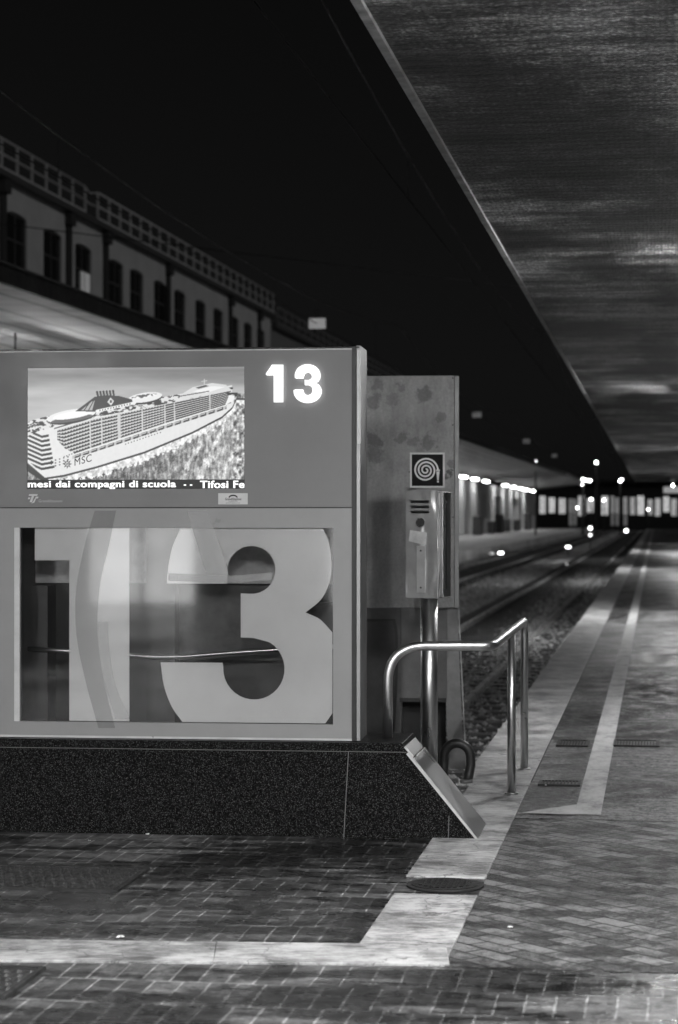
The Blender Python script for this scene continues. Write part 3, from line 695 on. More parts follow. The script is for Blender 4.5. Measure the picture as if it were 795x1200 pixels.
MB().box(sx0+.002, sx1-.002, .002, .005, sz0+.002, zb_-.001).build('ticker_bar', flat('black_ticker_bar', .012, .4), KK)
M_tx = m_emit('lit_ticker_letters', .9, .02)
text_mesh('mesi dai compagni di scuola', *kz(32.6, 206, 563.3, 573.4), .0018, M_tx, 'ticker_text', KK, offset=.018, spacing=1.07)
text_mesh('mesi dai compagni di scuola', *kz(33.1, 206.5, 563.3, 573.4), .0011, M_tx, 'ticker_text', KK, offset=.016, spacing=1.07)
text_mesh('Tifosi Fe', *kz(235.0, 286.7, 563.2, 572.0), .0011, M_tx, 'ticker_text', KK, offset=.016, spacing=1.07)
text_mesh('--', *kz(215.5, 225.5, 567.6, 569.2), .0018, M_tx, 'ticker_text', KK, offset=0, spacing=1.6)
text_mesh('Tifosi Fe', *kz(234.5, 286.3, 563.2, 572.0), .0018, M_tx, 'ticker_text', KK, offset=.018, spacing=1.07)
msc = text_mesh('MSC', *kz(87.5, 107.5, 534.0, 542.5), .0022, M_ink, 'ship_lettering', KK, offset=0, spacing=1.1)
ang = .27; c0 = np.mean([v.co[:] for v in msc.data.vertices], 0)
for v in msc.data.vertices: v.co.z += (v.co.x-c0[0])*ang

# ================================================================== HANDRAIL
hY = 11.45; a_ = Vector(((455-CX)/F*hY, hY, 0)); cr = Vector(((578-CX)/F*(hY), hY, 1.0)); tdir = Vector((st, ct, 0))
hr = thing('handrail', 'bent stainless steel tube handrail beside the kiosk along the platform edge', 'handrail', (a_.x, a_.y, 0))
L0 = a_.copy(); e_end = cr+tdir*((14.17-hY)/ct); mid = cr+tdir*((12.91-hY)/ct)
path = [Vector((0, 0, zt+.001)), Vector((0, 0, 1.0))]
main = [Vector((a_.x, a_.y, zt+.001)), Vector((a_.x, a_.y, 1.0)), cr, e_end, Vector((e_end.x, e_end.y, .009))]
pp = [main[0]]
def rnd(a, b, c, r, n=10):
    d1 = (a-b).normalized(); d2 = (c-b).normalized(); p0, p1 = b+d1*r, b+d2*r
    return [p0*(1-i/n)**2+b*2*(i/n)*(1-i/n)+p1*(i/n)**2 for i in range(n+1)]
pp += rnd(main[0], main[1], main[2], .2)+rnd(main[1], main[2], main[3], .07)+rnd(main[2], main[3], main[4], .09)+[main[4]]
off = Vector((a_.x, a_.y, 0)); rT = .0255
MB().tube([p-off for p in pp], rT, 20).build('rail_tube', M_steel, hr)
MB().tube([Vector((mid.x, mid.y, .009))-off, Vector((mid.x, mid.y, 1.0-.02))-off], rT, 20).build('post', M_steel, hr)
for q_ in (mid, e_end):
    MB().tube([Vector((q_.x, q_.y, .009))-off, Vector((q_.x, q_.y, .018))-off], .042, 20).build('floor_flange', M_steel, hr)

# ================================================================== FIRE HOSE POST
fY = 13.3; f0 = Vector(((503-CX)/F*fY, fY, 0)); ppm = F/fY
def FZ(py): return 1.7-(py-605)/ppm
fp = thing('fire_hose_post', 'steel pole carrying a dented fire hose cabinet and a spiral hose sign', 'fire point', f0, -.03)
MB().tube([(0, 0, 0.0), (0, 0, FZ(698))], .054, 24).build('pole', M_steel, fp)
MB().tube([(0, 0, .0), (0, 0, .012)], .10, 24).build('floor_flange', M_steel, fp)
cb = bpy.data.objects.new('cabinet', None)
al = -math.radians(20); R = Matrix.Rotation(al, 4, 'Z')
cx_ = -.005; w_, d_ = .212, .20; zc0, zc1 = FZ(700), FZ(576)
def cbx(m, x0, x1, y0, y1, z0, z1, b=0): return m.box(x0, x1, y0, y1, z0, z1, b, mat=Matrix.Translation((cx_-.005, 0, 0)) @ R)
m = MB(); cbx(m, -w_/2, w_/2, -d_/2, d_/2, zc0, zc1, .006); cab = m.build('cabinet', m_dented(), fp)
m = MB(); cbx(m, -w_/2-.001, w_/2+.001, -d_/2-.010, -d_/2-.001, zc0-.002, zc1+.012, .003)
for v in m.bm.verts:
    if v.co.z > zc1-.02: v.co.z += (-(v.co.x)*.13)
door = m.build('cabinet_door', m_dented(), cab)
m = MB()
for k in range(3): cbx(m, -.068, .050, -d_/2-.017, -d_/2-.008, FZ(589.5+k*6.0), FZ(587.5+k*6.0), .003)
m.build('louvre', flat('black_slot', .008, .5), door)
m = MB()
for k in range(3): cbx(m, -.075, .056, -d_/2-.020, -d_/2-.010, FZ(587.3+k*6.0), FZ(586.2+k*6.0), .002)
m.build('louvre_lip', M_steel, door)
mt = Matrix.Translation((cx_-.005, 0, 0)) @ R
m = MB(); m.tube([mt @ Vector((-.005, -d_/2-.010, FZ(612))), mt @ Vector((-.005, -d_/2-.022, FZ(612)))], .028, 20); m.build('lock', flat('steel_lock', .45, .3, .9), door)
m = MB(); pts = [(-.075, 621), (.035, 624), (.030, 638), (-.01, 637), (-.085, 634)]
m.prism([mt @ Vector((x, -d_/2-.0125, FZ(y))) for x, y in pts], mt.to_3x3() @ Vector((0, .0015, 0))); m.build('paper_label', flat('torn_paper_label', .7, .7, vs=12, var=.25), door)
m = MB(); cbx(m, -.032, .026, -d_/2-.0135, -d_/2-.0105, FZ(694), FZ(639.5), .001); m.build('riveted_strip', flat('pale_strip_steel', .62, .45, .3), door)
m = MB()
for y in (645, 688): m.tube([mt @ Vector((-.004, -d_/2-.0135, FZ(y))), mt @ Vector((-.004, -d_/2-.0155, FZ(y)))], .006, 10)
m.build('rivet', M_dark, door)
m = MB(); cbx(m, w_/2+.0005, w_/2+.02, -.065, .085, FZ(699), FZ(577), .003); cb2 = m.build('side_cover', M_steel, cab)
m = MB(); cbx(m, w_/2+.019, w_/2+.024, -.03, -.005, FZ(690), FZ(588), .001); m.build('side_slot', M_dark, cb2)
# sign
sg0, sg1 = (480.5-503)/ppm, (521.0-503)/ppm; sz_0, sz_1 = FZ(572), FZ(531)
sgn = MB().box(sg0, sg1, -.135, -.125, sz_0, sz_1, .003).build('sign', flat('white_sign_border', .75, .4), fp)
MB().box(sg0+.012, sg1-.012, -.1385, -.1352, sz_0+.012, sz_1-.012, .001).build('sign_field', flat('black_sign_field', .006, .5, spec=.1), sgn)
m = MB(); cxs, czs = sg0+(498.8-480.5)/ppm, FZ(551.5); n = 150; wd = .0056
spi = []
for i in range(n+1):
    q = i/n; a = (1-q)*math.radians(1170); r = .006+q*.070; spi.append((cxs+r*math.cos(a), czs+r*math.sin(a), a, r))
# spiral as a ribbon
ring = []
for i, (x, z, a, r) in enumerate(spi):
    dx, dz = math.cos(a), math.sin(a); ring.append((m.bm.verts.new((x-dx*wd, -.1392, z-dz*wd)), m.bm.verts.new((x+dx*wd, -.1392, z+dz*wd))))
for p, q_ in zip(ring, ring[1:]): m.bm.faces.new((p[0], p[1], q_[1], q_[0]))
sol = m.build('hose_spiral', flat('white_pictogram', .78, .4), sgn)
m = MB(); nx = sg0+(513.0-480.5)/ppm
pt = lambda x, y: (nx+x/ppm, -.1398, FZ(y))
m.prism([pt(-2.3, 551), pt(2.3, 551), pt(2.3, 552.4), pt(-2.3, 552.4)], (0, .001, 0)); m.prism([pt(-1.9, 553), pt(1.9, 553), pt(.9, 563.5), pt(-.9, 563.5)], (0, .001, 0)); m.prism([pt(-1.1, 564), pt(1.1, 564), pt(1.1, 565.8), pt(-1.1, 565.8)], (0, .001, 0))
m.build('hose_nozzle', flat('white_pictogram', .78, .4), sgn)

# ================================================================== METAL BOARD BEHIND
bY = 14.2; bx = (538-CX)/F*bY; bpm = F/bY
def BA(px): return (px-538)/bpm
def BZ(py): return 1.7-(py-605)/bpm
BLOTCH = [(BA(x), BZ(y), r/bpm, w_) for x, y, r, w_ in ((496, 461, 9.5, .5), (437, 470, 8, .4), (443, 452, 7, .35), (458, 468, 7, .3), (517, 489, 5, .42), (503, 517, 8, .45), (470, 512, 6, .4), (485, 518, 6, .35), (438, 516, 9, .5), (440, 532, 10, .4), (525, 556, 4, .7), (530, 545, 5, .4), (470, 455, 5, .35))]
BD = thing('metal_board', 'tall weathered grey sheet metal board with dark blotches behind the kiosk', 'metal board', (bx, bY, 0), -PHI*.6)
MB().box(-.95, -.030, 0, .05, BZ(712), BZ(440), .003).build('panel', m_board(), BD)
MB().box(-.029, 0, -.006, .06, BZ(712), BZ(440.5), .003).build('edge_strip', flat('pale_edge_strip', .34, .45, .3), BD)
m = MB()
for px, py in ((531, 443), (531, 498), (531, 551), (425, 551), (425, 443), (531, 606), (425, 606), (480, 553)): m.tube([(BA(px), .001, BZ(py)), (BA(px), -.004, BZ(py))], .005, 8)
m.build('screw', M_dark, BD)
M_low = flat('grimy_grey_metal', .14, .5, .2, var=.3, vs=5, bump=.3)
MB().box(-.95, BA(470), .06, .30, 0.0, BZ(713), .004).build('lower_housing', M_low, BD)
m = MB(); rc = [(BA(424), BZ(868)), (BA(461), BZ(868))]+[(BA(x), BZ(y)) for x, y in curve([(463, 850), (466, 790), (466, 745), (463, 726)], 5)]+[(BA(424), BZ(726))]
m.prism([(a, .055, z) for a, z in rc], (0, .004, 0)); m.build('door_frame', flat('dark_door_edge', .03, .4), BD)
m = MB(); rc2 = [(a-.018, z-.012) for a, z in rc]; rc2[0] = (BA(424), BZ(865)); rc2[1] = (BA(457), BZ(865)); rc2[-1] = (BA(424), BZ(730))
m.prism([(a, .050, z) for a, z in rc2], (0, .004, 0)); m.build('door', flat('dark_grey_door', .075, .45, .2, vs=4, var=.35), BD)
m = MB(); m.box(BA(469.5), BA(524), .062, .10, BZ(820), BZ(713), .004); m.build('middle_panel', flat('mid_grey_panel', .17, .5, .2, vs=4, var=.3, bump=.2), BD)
MB().box(BA(470)+.001, BA(522), .25, .28, 0.0, BZ(824)).build('gap_shade_plate', flat('gap_shade_black', .015, .6), BD)  # black plate added to stand for the shade in the gap
MB().box(BA(468), BA(530), .058, .12, BZ(824), BZ(819), .002).build('panel_ledge', flat('dark_ledge', .04, .5), BD)
m = MB(); m.prism([(BA(524.5), .05, BZ(713)), (BA(536.5), .05, BZ(713)), (BA(539), .05, BZ(790)), (BA(543), .05, BZ(872)), (BA(546), .05, 0), (BA(526), .05, 0), (BA(523), .05, BZ(835))], (0, .012, 0))
m.build('leg', flat('pale_leg_metal', .2, .45, .3, vs=5, var=.3), BD)
MB().prism([(BA(537), .03, BZ(713)), (BA(538.2), .03, BZ(713)), (BA(547.5), .03, 0), (BA(545.6), .03, 0)], (0, .05, 0)).build('leg_flange', flat('pale_edge_strip', .34), BD)
# black rubber hose loop at its foot
hb = G(535, 919); hl = thing('rubber_hose_loop', 'thick dark rubber hose arching out of the paving at the board foot', 'hose', hb, -TH)
pp = [Vector((-.085, .05, 0)), Vector((-.085, .05, .16))]; c = []
for i in range(17):
    a = math.pi-math.pi*i/16; c.append(Vector((.0+math.cos(a)*.085*(1), .05-.0*i, .17+math.sin(a)*.085)))
c += [Vector((.088, .05, .12)), Vector((.075, .04, .05)), Vector((.06, .03, 0))]
MB().tube([Vector((-.085, .05, 0)), Vector((-.085, .05, .1))]+c, .030, 14).build('hose', flat('dark_rubber', .025, .5, vs=9, var=.3), hl)
MB().tube([(-.085, .05, .0), (-.085, .05, .03)], .04, 14).tube([(.06, .03, 0), (.06, .03, .03)], .04, 14).build('collar', flat('grey_collar', .12, .5), hl)

# ================================================================== MANHOLE, GRATES, LITTER
M_iron = flat('cast_iron', .009, .6, 0, var=.5, vs=20, bump=.8, spec=.2)
mc = G(522, 1038.5); mh = thing('manhole_cover', 'round cast iron manhole cover set in the pale kerb strip', 'manhole', mc, -TH)
MB().tube([(0, 0, .0), (0, 0, .010)], .178, 40).build('frame', flat('worn_iron_ring', .02, .6, 0, spec=.2), mh)
MB().tube([(0, 0, .0), (0, 0, .014)], .155, 40).build('lid', M_iron, mh)
m = MB()
for i in range(-5, 6):
    for j in range(-5, 6):
        if math.hypot(i, j) < 5: m.box(i*.027-.009, i*.027+.009, j*.027-.009, j*.027+.009, .0141, .018)
m.build('stud', M_iron, mh)
def grate(px, py, wd, dp, label, studs=False, rim=.02, z=.013):
    g = thing('drain_grate', label, 'grate', G(px, py), -TH, 'iron gratings in the paving')
    m = MB(); m.box(-wd/2, wd/2, -dp/2, -dp/2+rim, 0, z); m.box(-wd/2, wd/2, dp/2-rim, dp/2, 0, z); m.box(-wd/2, -wd/2+rim, -dp/2+rim, dp/2-rim, 0, z); m.box(wd/2-rim, wd/2, -dp/2+rim, dp/2-rim, 0, z)
    m.build('frame', flat('worn_iron_rim', .03, .6, 0, var=.5, vs=12, spec=.2), g)
    MB().box(-wd/2+rim, wd/2-rim, -dp/2+rim, dp/2-rim, -.01, z-.007).build('pit', flat('black_pit', .006, .5), g)
    m = MB(); k = 0
    if studs:
        nx, ny = int((wd-2*rim)/.012), int((dp-2*rim)/.014); gv = []
        for a in range(nx+1):
            for b in range(ny+1):
                up_ = (b % 5 in (2, 3)) and ((a+2*((b//5) % 2)) % 4 in (1, 2)) and 0 < a < nx and 0 < b < ny
                gv.append(m.bm.verts.new((-wd/2+rim+(wd-2*rim)*a/nx, -dp/2+rim+(dp-2*rim)*b/ny, z+(.003 if up_ else -.006))))
        for a in range(nx):
            for b in range(ny): m.bm.faces.new([gv[q] for q in (a*(ny+1)+b, (a+1)*(ny+1)+b, (a+1)*(ny+1)+b+1, a*(ny+1)+b+1)])
        m.build('stud_plate', flat('worn_iron_studs', .035, .4, .2, vs=12, var=.5), g)
    else:
        x = -wd/2+rim+.012
        while x < wd/2-rim: m.box(x-.004, x+.004, -dp/2+rim, dp/2-rim, z-.007, z-.001); x += .022
        m.build('bars', M_iron, g)
    return g
grate(60, 1030, .80, .62, 'studded iron grating in the wet paving in front of the kiosk', True, .025)
grate(0, 1152, .20, .50, 'small iron grating at the lower left corner of the paving', True, .02)
grate(671.5, 872, .235, .40, 'dark slatted grating left of the painted line, farther row')
grate(746, 872, .34, .40, 'dark slatted grating right of the painted line')
grate(656, 919, .265, .22, 'dark slatted grating left of the painted line, nearer row')
def litter(px, py, r, label):
    m = MB(); 
    for i in range(5): m.ball((random.uniform(-r, r), random.uniform(-r, r), r*.4), r*random.uniform(.4, .7), 8, .5)
    for v in m.bm.verts: v.co += Vector((random.uniform(-1, 1), random.uniform(-1, 1), random.uniform(-.3, 1)))*r*.12
    o = m.build('paper_scrap', flat('crumpled_paper', .7, .8), loc=G(px, py)+Vector((0, 0, .004)))
    tag(o, label, 'litter', 'scraps on the paving')
litter(141, 1100, .012, 'crumpled white scrap by the pale stone band')
litter(173, 979, .010, 'crumpled scrap against the foot of the granite plinth')
litter(105, 986, .006, 'tiny pale scrap on wet paving near the plinth')
litter(641, 921, .010, 'white scrap beside the nearer dark grating')
litter(665, 921, .009, 'scrap on the painted line at the nearer grating end')
litter(597, 1088, .010, 'pale scrap on the worn paving near the kerb end')

# ================================================================== FAR PLATFORM CANOPY, WALL, LAMPS
uE = -9.3; zE = lambda s: 1.7+3.36+.0046*(s-28)
FC = thing('far_canopy', 'long canopy with brightly lit underside over the far platform', 'canopy', TR(0, 0), -TH)
m = MB(); S_ = [14, 60, 120, 200, 300]
for a, b in zip(S_, S_[1:]):
    v = [m.bm.verts.new(p) for p in ((uE+.02, a, zE(a)+.02), (uE+.02, b, zE(b)+.02), (-17, b, 1.7+3.75), (-17, a, 1.7+3.75), (uE+.02, a, zE(a)+.24), (uE+.02, b, zE(b)+.24), (-17, b, 5.9), (-17, a, 5.9))]
    for q in ((0, 1, 2, 3), (7, 6, 5, 4)): m.bm.faces.new([v[i] for i in q])
t = NT('pale_board_soffit'); n1 = t.noise(1.2, (.2, 1.6, 1), detail=7, rough=.7); wv = t.n('TexWave', wave_type='BANDS', bands_direction='X'); wv.inputs['Scale'].default_value = .35; wv.inputs['Distortion'].default_value = 1.2; t.l(t.co(), wv.inputs['Vector'])
t.base(t.math('MULTIPLY', t.ramp(n1, [(.3, .3), (.6, .6)]), t.ramp(wv.outputs['Fac'], [(0, .35), (.12, 1)]))); t.p.inputs['Roughness'].default_value = .6
m.build('soffit', t.m, FC)
m = MB()
for a, b in zip(S_, S_[1:]):
    m.prism([(uE-.06, a, zE(a)-.01), (uE+.02, a, zE(a)-.01), (uE+.02, a, zE(a)+.26), (uE-.06, a, zE(a)+.26)], (0, b-a, zE(b)-zE(a)))
m.build('fascia', flat('dark_canopy_fascia', .03, .6, var=.5, vs=2), FC)
MB().prism([(uE, 14, zE(14)+.26), (uE+.07, 14, zE(14)+.26), (uE+.07, 14, zE(14)+.29), (uE, 14, zE(14)+.29)], (0, 286, zE(300)-zE(14))).build('gutter_lip', flat('dull_zinc', .12, .5, .3), FC)
m = MB()
for s_ in range(20, 300, 14): m.tube([(-13.5, s_, 0), (-13.5, s_, 5.2)], .13, 12)
for k in range(0): pass
m.bm.free(); 
# wall of the station building under the canopy (with doors), facade above
zc, zw1, zw0 = 10.74, 1.7+8.15, 1.7+6.3
SB = thing('station_building', 'long station building with railed roof terrace and a row of dark windows', 'building', TR(-17, 0), -TH)
M_fac = flat('pale_plaster', .5, .8, var=.12, vs=.8)
sEnd = sAt(-17, 317)
wins = [(sAt(-17, p), 1.85) for p in (20, 62, 98, 136.5, 160.5, 188, 211, 235.5, 256, 275, 291, 306)]
m = MB(); s = 20.0
edges = []
for c_, wd_ in wins: edges += [c_-wd_/2, c_+wd_/2]
cur = 20.0
for i in range(0, len(edges), 2):
    m.box(-10, 0, cur, edges[i], 5.0, zc-.0); cur = edges[i+1]
m.box(-10, 0, cur, sEnd, 5.0, zc)
for c_, wd_ in wins: m.box(-10, -.001, c_-wd_/2, c_+wd_/2, zw1, zc); m.box(-10, -.001, c_-wd_/2, c_+wd_/2, 5, zw0)
m.build('upper_wall', M_fac, SB)
for i, (c_, wd_) in enumerate(wins):
    m = MB(); m.box(-.12, -.07, c_-wd_/2, c_+wd_/2, zw0, zw1); wo_ = m.build('window', flat('dark_window_glass', .012, .15), SB)
    m = MB()
    for d in (-wd_/2+.04, 0, wd_/2-.04): m.box(-.07, -.05, c_+d-.035, c_+d+.035, zw0, zw1)
    for zz in (zw0+.05, zw0+1.1, zw1-.05): m.box(-.067, -.052, c_-wd_/2, c_+wd_/2, zz-.03, zz+.03)
    m.build('frame', flat('grey_window_frame', .07, .6), wo_)
    MB().box(.0, .07, c_-wd_/2-.1, c_+wd_/2+.1, zw0-.1, zw0-.003).build('window_sill', flat('pale_sill', .55, .7), SB)
    m = MB()                                   # arched head
    pts = [(-.045, c_-wd_/2, zw1)]+[(-.045, c_+wd_/2*math.cos(a), zw1-.14+.14*math.sin(a)) for a in np.linspace(math.pi, math.pi/2, 7)]
    m.prism(pts, (.043, 0, 0)); pts = [(-.045, c_+wd_/2, zw1)]+[(-.045, c_+wd_/2*math.cos(a), zw1-.14+.14*math.sin(a)) for a in np.linspace(0, math.pi/2, 7)]
    m.prism(pts, (.043, 0, 0)); m.build('window_head', M_fac, SB)
    if i == 2:
        MB().box(-.048, -.03, c_-.12, c_+wd_/2-.08, zw0+.1, zw0+1.05).build('lit_curtain', flat('pale_curtain', .7, .8, emit=.10), wo_)
        MB().box(-.029, -.026, c_+.17, c_+.23, zw0+.1, zw0+1.05).build('glazing_bar', flat('grey_window_frame', .07), wo_)
for p in (1.5, 79, 122.5, 196, 269, 303):
    c_ = sAt(-17, p); m = MB().box(.002, .10, c_-.2, c_+.2, 5.3, zc-.2)
    m.box(.004, .2, c_-.28, c_+.28, zc-.55, zc-.201)
    m.build('pilaster', flat('dark_pilaster', .04, .7), SB)
MB().box(0.002, .22, 20, sEnd+.3, zc-.16, zc, 0).build('cornice', flat('dark_cornice', .07, .7), SB)
# rooftop railing
def railing(s0_, s1_, zb1, hgt, pitch, nm='roof_railing', v=.55):
    m = MB(); s = s0_
    for f in (1, .5): m.tube([(.15, s0_, zb1+hgt*f), (.15, s1_, zb1+hgt*f)], .035, 6)
    m.box(.12, .18, s0_, s1_, zb1+.02, zb1+.08)
    while s <= s1_+.01: m.box(.12, .18, s-.035, s+.04, zb1, zb1+hgt); s += pitch
    m.build(nm, flat('light_grey_railing' if v > .3 else 'dull_railing', v, .5), SB)
hgt = 9.84+1.7-zc
gs = sAt(-17, 94); ge = sAt(-17, 109)
railing(gs-1.36*14, gs, zc, hgt, 1.36); railing(ge, sEnd+.2, zc, hgt+.03, 1.36)
MB().tube([(.15, gs, zc+hgt), (.15, gs+.5, zc+hgt-.12), (.15, ge-.3, zc+hgt-.02), (.15, ge, zc+hgt+.03)], .025, 6).tube([(.15, gs, zc+hgt*.5), (.15, gs+.6, zc+hgt*.45), (.15, ge, zc+hgt*.5)], .025, 6).build('sagging_chain', flat('light_grey_railing', .55, .5), SB)
zc2 = 10.35
MB().box(-10, -.004, sEnd+.02, sAt(-17, 470), 5, zc2-.002).build('rear_wall', flat('dim_plaster', .2, .8), SB)
MB().box(.0, .22, sEnd+.31, sAt(-17, 470), zc2-.2, zc2).build('rear_cornice', flat('dark_cornice', .07), SB)
railing(sEnd+1, sEnd+60, zc2, .75, 1.9, 'rear_railing', .22)
# lower wall with doors under canopy
m = MB(); M_lw = flat('pale_lower_wall', .62, .7, var=.15, vs=.5)
px_op = [(553.5, 556), (566, 568.5), (580, 588.5), (616, 618)]
cur = 20.0
for a, b in px_op:
    sa, sb = sAt(-17, a), sAt(-17, b); m.box(-.4, .0, cur, sa, 0, 5.0); m.box(-.4, -.002, sa, sb, 3.9, 5.0); cur = sb
m.box(-.4, 0, cur, sAt(-17, 616), 0, 5.0); m.box(-.4, -.05, sAt(-17, 616), sAt(-17, 629), 0, 5)
m.build('lower_wall', M_lw, SB)
MB().box(-9, -.5, 20, 300, 0, 4.98).build('dark_interior', flat('dark_interior', .05, .8), SB)
MB().box(.01, .12, sAt(-17, 600), sAt(-17, 606), 3.0, 3.9).build('wall_sign', flat('dark_wall_sign', .04, .5), SB)
# things standing against that wall
for i, (p, h, wd_) in enumerate(((560, 1.7, 3.2), (576, 1.2, 2.2), (586, 1.9, 2.6), (594.5, 1.4, 2.5), (606, 1.3, 3.2), (619, 2.1, 5))):
    b_ = thing('platform_cabinet', ['dark vending cabinet standing nearest along the far lit wall', 'low dark bin cabinet second along the far lit wall', 'tall dark cabinet in the dark gap of the far wall', 'dark bench cabinet just past the gap in the far wall', 'low dark cabinet under the wall sign', 'big dark kiosk box at the far end of the lit wall'][i], 'cabinet', TR(-15.9, sAt(-15.9, p)), -TH, 'cabinets along the far wall')
    MB().box(-.35, .35, -wd_/2, wd_/2, .1, h, .05).build('body', flat('dark_cabinet', .05, .5), b_)
    MB().box(-.3, .3, -wd_/2+.1, wd_/2-.1, 0, .1).build('foot', M_dark, b_)
# row of lamps
M_lb = m_emit('lit_lamp_box', 24)
proto = None
uL = -15.8; lam_s = [sAt(uL, p) for p in (543.5, 557, 570, 592.5, 602, 611, 617.5, 624.5)]
near = [lam_s[0]-12.6*k for k in range(1, 12)]
ords = ['first', 'second', 'third', 'fourth', 'fifth', 'sixth', 'seventh', 'eighth']
for i, s_ in enumerate(near[::-1]+lam_s):
    k = i-len(near)
    lb_ = 'lit lamp under the far canopy, %s showing right of the metal board' % ords[k] if k >= 0 else 'lit ceiling lamp of the far canopy row hidden behind the kiosk'
    loc = TR(uL, s_, 1.7+3.32)
    if proto is None:
        proto = thing('ceiling_lamp', lb_, 'lamp', loc, -TH, 'ceiling lamps under the far canopy')
        MB().box(-.16, .16, -2.0, 2.0, -.10, .0, .02).build('diffuser', M_lb, proto)
        MB().box(-.18, .18, -2.1, 2.1, .001, .06, .01).build('housing', flat('white_lamp_housing', .7), proto)
        MB().tube([(0, -2, .06), (0, -2, .42)], .02, 6).tube([(0, 2, .06), (0, 2, .42)], .02, 6).build('hanger', flat('dark_rod', .05), proto)
    else: dup(proto, loc, lb_)

for i, s_ in enumerate((21.5, 39.5, 52)):  # extra lamps added out of sight to brighten the near canopy underside
    dup(proto, TR(-11.6, s_, 1.7+2.95), 'unseen lamp added behind the kiosk to brighten the far canopy')
# ================================================================== FAR BUILDING WITH LIT WINDOWS
fb = thing('far_hall', 'far dark low building across the end of the tracks with a row of lit windows', 'building', (0, 320, 0))
MB().box(24, 130, 0, 12, -.6, 6.8).build('wall', flat('dark_far_wall', .02, .8), fb)
MB().box(23, 131, -.8, 12.5, 6.8, 7.2).build('roof', flat('dark_far_roof', .012, .8), fb)
wl_ = [(636, 8, .9), (647, 8, 1.0), (659, 9, .85), (669, 5, .3), (674, 4, .3), (681.5, 9, .9), (692, 9, .9), (709, 9, 1), (718, 4, .5), (723.5, 4, .5), (733, 5, .5), (741.5, 6, .7), (751, 9, 1), (762, 6, .7), (771, 7, .8), (781, 8, 1), (790, 7, .7), (800, 8, .9), (811, 8, .6), (823, 8, .9), (834, 7, .8)]
for i, (p, wd_, e) in enumerate(wl_):
    x = (p-CX)/F*320; hw = wd_/2/F*320*.78
    z1_ = 4.5+random.uniform(-.3, .3); z0_ = 1.95+random.uniform(-.25, .4)
    e_ = round(e*1.0, 1)
    w1 = MB().box(x-hw, x+hw, -.06, -.002, z0_, z1_).build('window', m_emit('lit_window_%d' % int(e*10), e_*1.0, .8), fb)
    MB().box(x-.06, x+.06, -.12, -.061, z0_, z1_).build('mullion', M_dark, w1)
    if e < .6: MB().box(x-hw, x+hw, -.05, -.003, .3, z0_-.1).build('lower_window', m_emit('dim_lit_window', .06), fb)

# ================================================================== MAST LAMPS AND SIGNALS
def mast(px, py, Y, r, strength, label, base=0, two=0):
    r *= .45; strength = strength*3
    X = (px-CX)/F*Y; z = EYE-(py-HY)*Y/F
    o = thing('lamp_mast', label, 'lamp mast', (X, Y, -.6), 0, 'lamp masts along the tracks')
    MB().tube([(0, 0, 0), (0, 0, z+.6-r)], [.09, .06], 8).build('mast', flat('dark_mast', .04, .5), o)
    MB().ball((0, 0, z+.6), r, 14).build('lamp_head', m_emit('lit_lamp_head_%d' % strength, strength), o)
    if two: MB().ball((two[0], 0, z+.6+two[1]), r*.75, 12).tube([(0, 0, z+.6), (two[0], 0, z+.6+two[1])], .04, 6).build('second_lamp_head', m_emit('lit_lamp_head_30', 30), o)
mast(628, 541, 190, .17, 9, 'lamp mast with its lamp just above the far lit canopy')
mast(699, 542, 230, .24, 14, 'lamp mast with the topmost lamp over the distant tracks')
mast(684, 562, 235, .26, 14, 'lamp mast carrying a close pair of lamps', two=(.75, -.12))
mast(727, 563.5, 240, .25, 14, 'lamp mast nearest the end of the right canopy', two=(.18, .15))
mast(682.5, 568, 250, .15, 9, 'small dim lamp mast just under the pair of lamps')
mast(693, 585, 300, .3, 9, 'lamp mast with its lamp in front of the lit windows, left')
mast(708, 586, 305, .28, 9, 'lamp mast with its lamp in front of the lit windows, middle')
mast(677, 595, 290, .22, 9, 'low lamp mast in front of the lit windows, leftmost')
mast(760, 597, 290, .22, 9, 'low lamp mast in front of the lit windows, rightmost')
def dwarf(px, py, u, r, n, strength, label):
    k = (px-CX)/F; s_ = sAt(u, px); Y = Yof(u, s_); z = EYE-(py-HY)*Y/F
    o = thing('dwarf_signal', label, 'signal', TR(u, s_, -.5), -TH, 'lit ground signals')
    MB().box(-.05-r*(n), .05+r*n, .02, .25, max(.0, z+.5-r*1.6), z+.5+r*1.6, .01).build('case', flat('black_case', .015, .5), o)
    if z+.5-r*1.6 > .02: MB().tube([(0, .1, 0), (0, .1, z+.5-r*1.6)], .04, 8).build('post', flat('dark_mast', .04), o)
    for i in range(n):
        MB().tube([((i-(n-1)/2)*r*2.3, .02, z+.5), ((i-(n-1)/2)*r*2.3, -.02, z+.5)], r, 14).build('lens', m_emit('lit_signal_lens_%d' % strength, strength), o)
dwarf(692, 619, -4.75, .11, 1, 10, 'upper lit ground signal between the tracks')
dwarf(692, 627, -4.35, .085, 1, 5, 'lower dimmer ground signal between the tracks')
dwarf(734, 622, -1.75, .09, 1, 10, 'lit ground signal close to the far platform end')
dwarf(666, 641, -4.95, .06, 2, 10, 'ground signal with two lit lenses between the tracks')
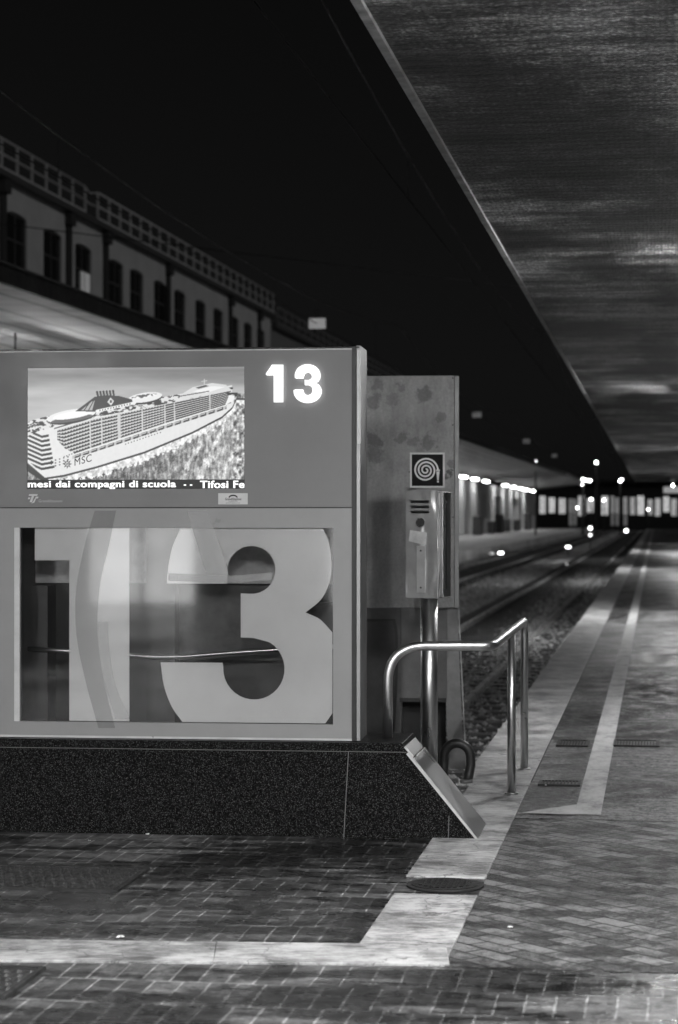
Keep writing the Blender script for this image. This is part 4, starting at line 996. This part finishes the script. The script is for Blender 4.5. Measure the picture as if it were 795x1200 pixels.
dwarf(587, 648, -8.6, .065, 2, 10, 'ground signal with two lit lenses by the far platform')
dwarf(577, 648.5, -8.75, .05, 2, 1, 'dim ground signal left of the bright one by the far platform')
dwarf(664.5, 661, -3.75, .035, 1, 1, 'faint low ground light beside the near track')

# ================================================================== OVERHEAD WIRES WITH PLATES
M_wire = flat('dark_wire', .012, .5)
for i, (u, z0_, lb) in enumerate(((-2.85, 5.4, 'overhead wire above the track by the platform edge'), (-7.05, 5.75, 'overhead wire above the farther track'))):
    W_ = thing('overhead_wire', lb, 'overhead wire', TR(u, 0), -TH, 'overhead wires above the tracks')
    MB().tube([(0, 10, z0_), (0, 300, z0_)], .009, 6).build('contact_wire', M_wire, W_)
    m = MB(); n = 0
    P = [(0, 10+290*k/60, z0_+.35+.9*((k % 10)/5-1)**2) for k in range(61)]
    m.tube(P, .009, 6).build('carrier_wire', M_wire, W_)
    for k in range(0, 61, 3): MB().tube([(0, P[k][1], z0_), P[k]], .005, 4).build('dropper', M_wire, W_)
sp_ = thing('span_wire', 'thin wire spanning crosswise above the tracks', 'span wire', TR(0, 0), -TH, 'wires spanning across the tracks')
m = MB(); m.tube([(-16.9, 44, 8.4), (-1, 44, 6.2)], .012, 6); m.build('cable', M_wire, sp_)
for i, (px, py, e) in enumerate(((372, 379, .16), (559, 486, .035), (617, 517, .03), (650, 534, .025))):
    s_ = sAt(-7.05, px); z_ = zAt(Yof(-7.05, s_), py)
    pl = thing('wire_plate', ['pale plate hung above the kiosk from the overhead wire, largest and nearest', 'faint plate on the overhead wire, second in the row', 'faint plate on the overhead wire, third in the row', 'tiny faint plate on the overhead wire, last in the row'][i], 'hanging plate', TR(-7.05, s_, z_), -TH, 'small plates hung on the overhead wire')
    MB().box(-.18, .18, -.015, .0, -.11, .11, .003).build('plate', flat('glowing_plate_%d' % i, .8, .5, emit=e), pl)  # plate faces given a faint glow of their own
    MB().tube([(-.1, -.01, .11), (0, 0, .3)], .006, 5).tube([(.1, -.01, .11), (0, 0, .3)], .006, 5).build('hanger', M_wire, pl)
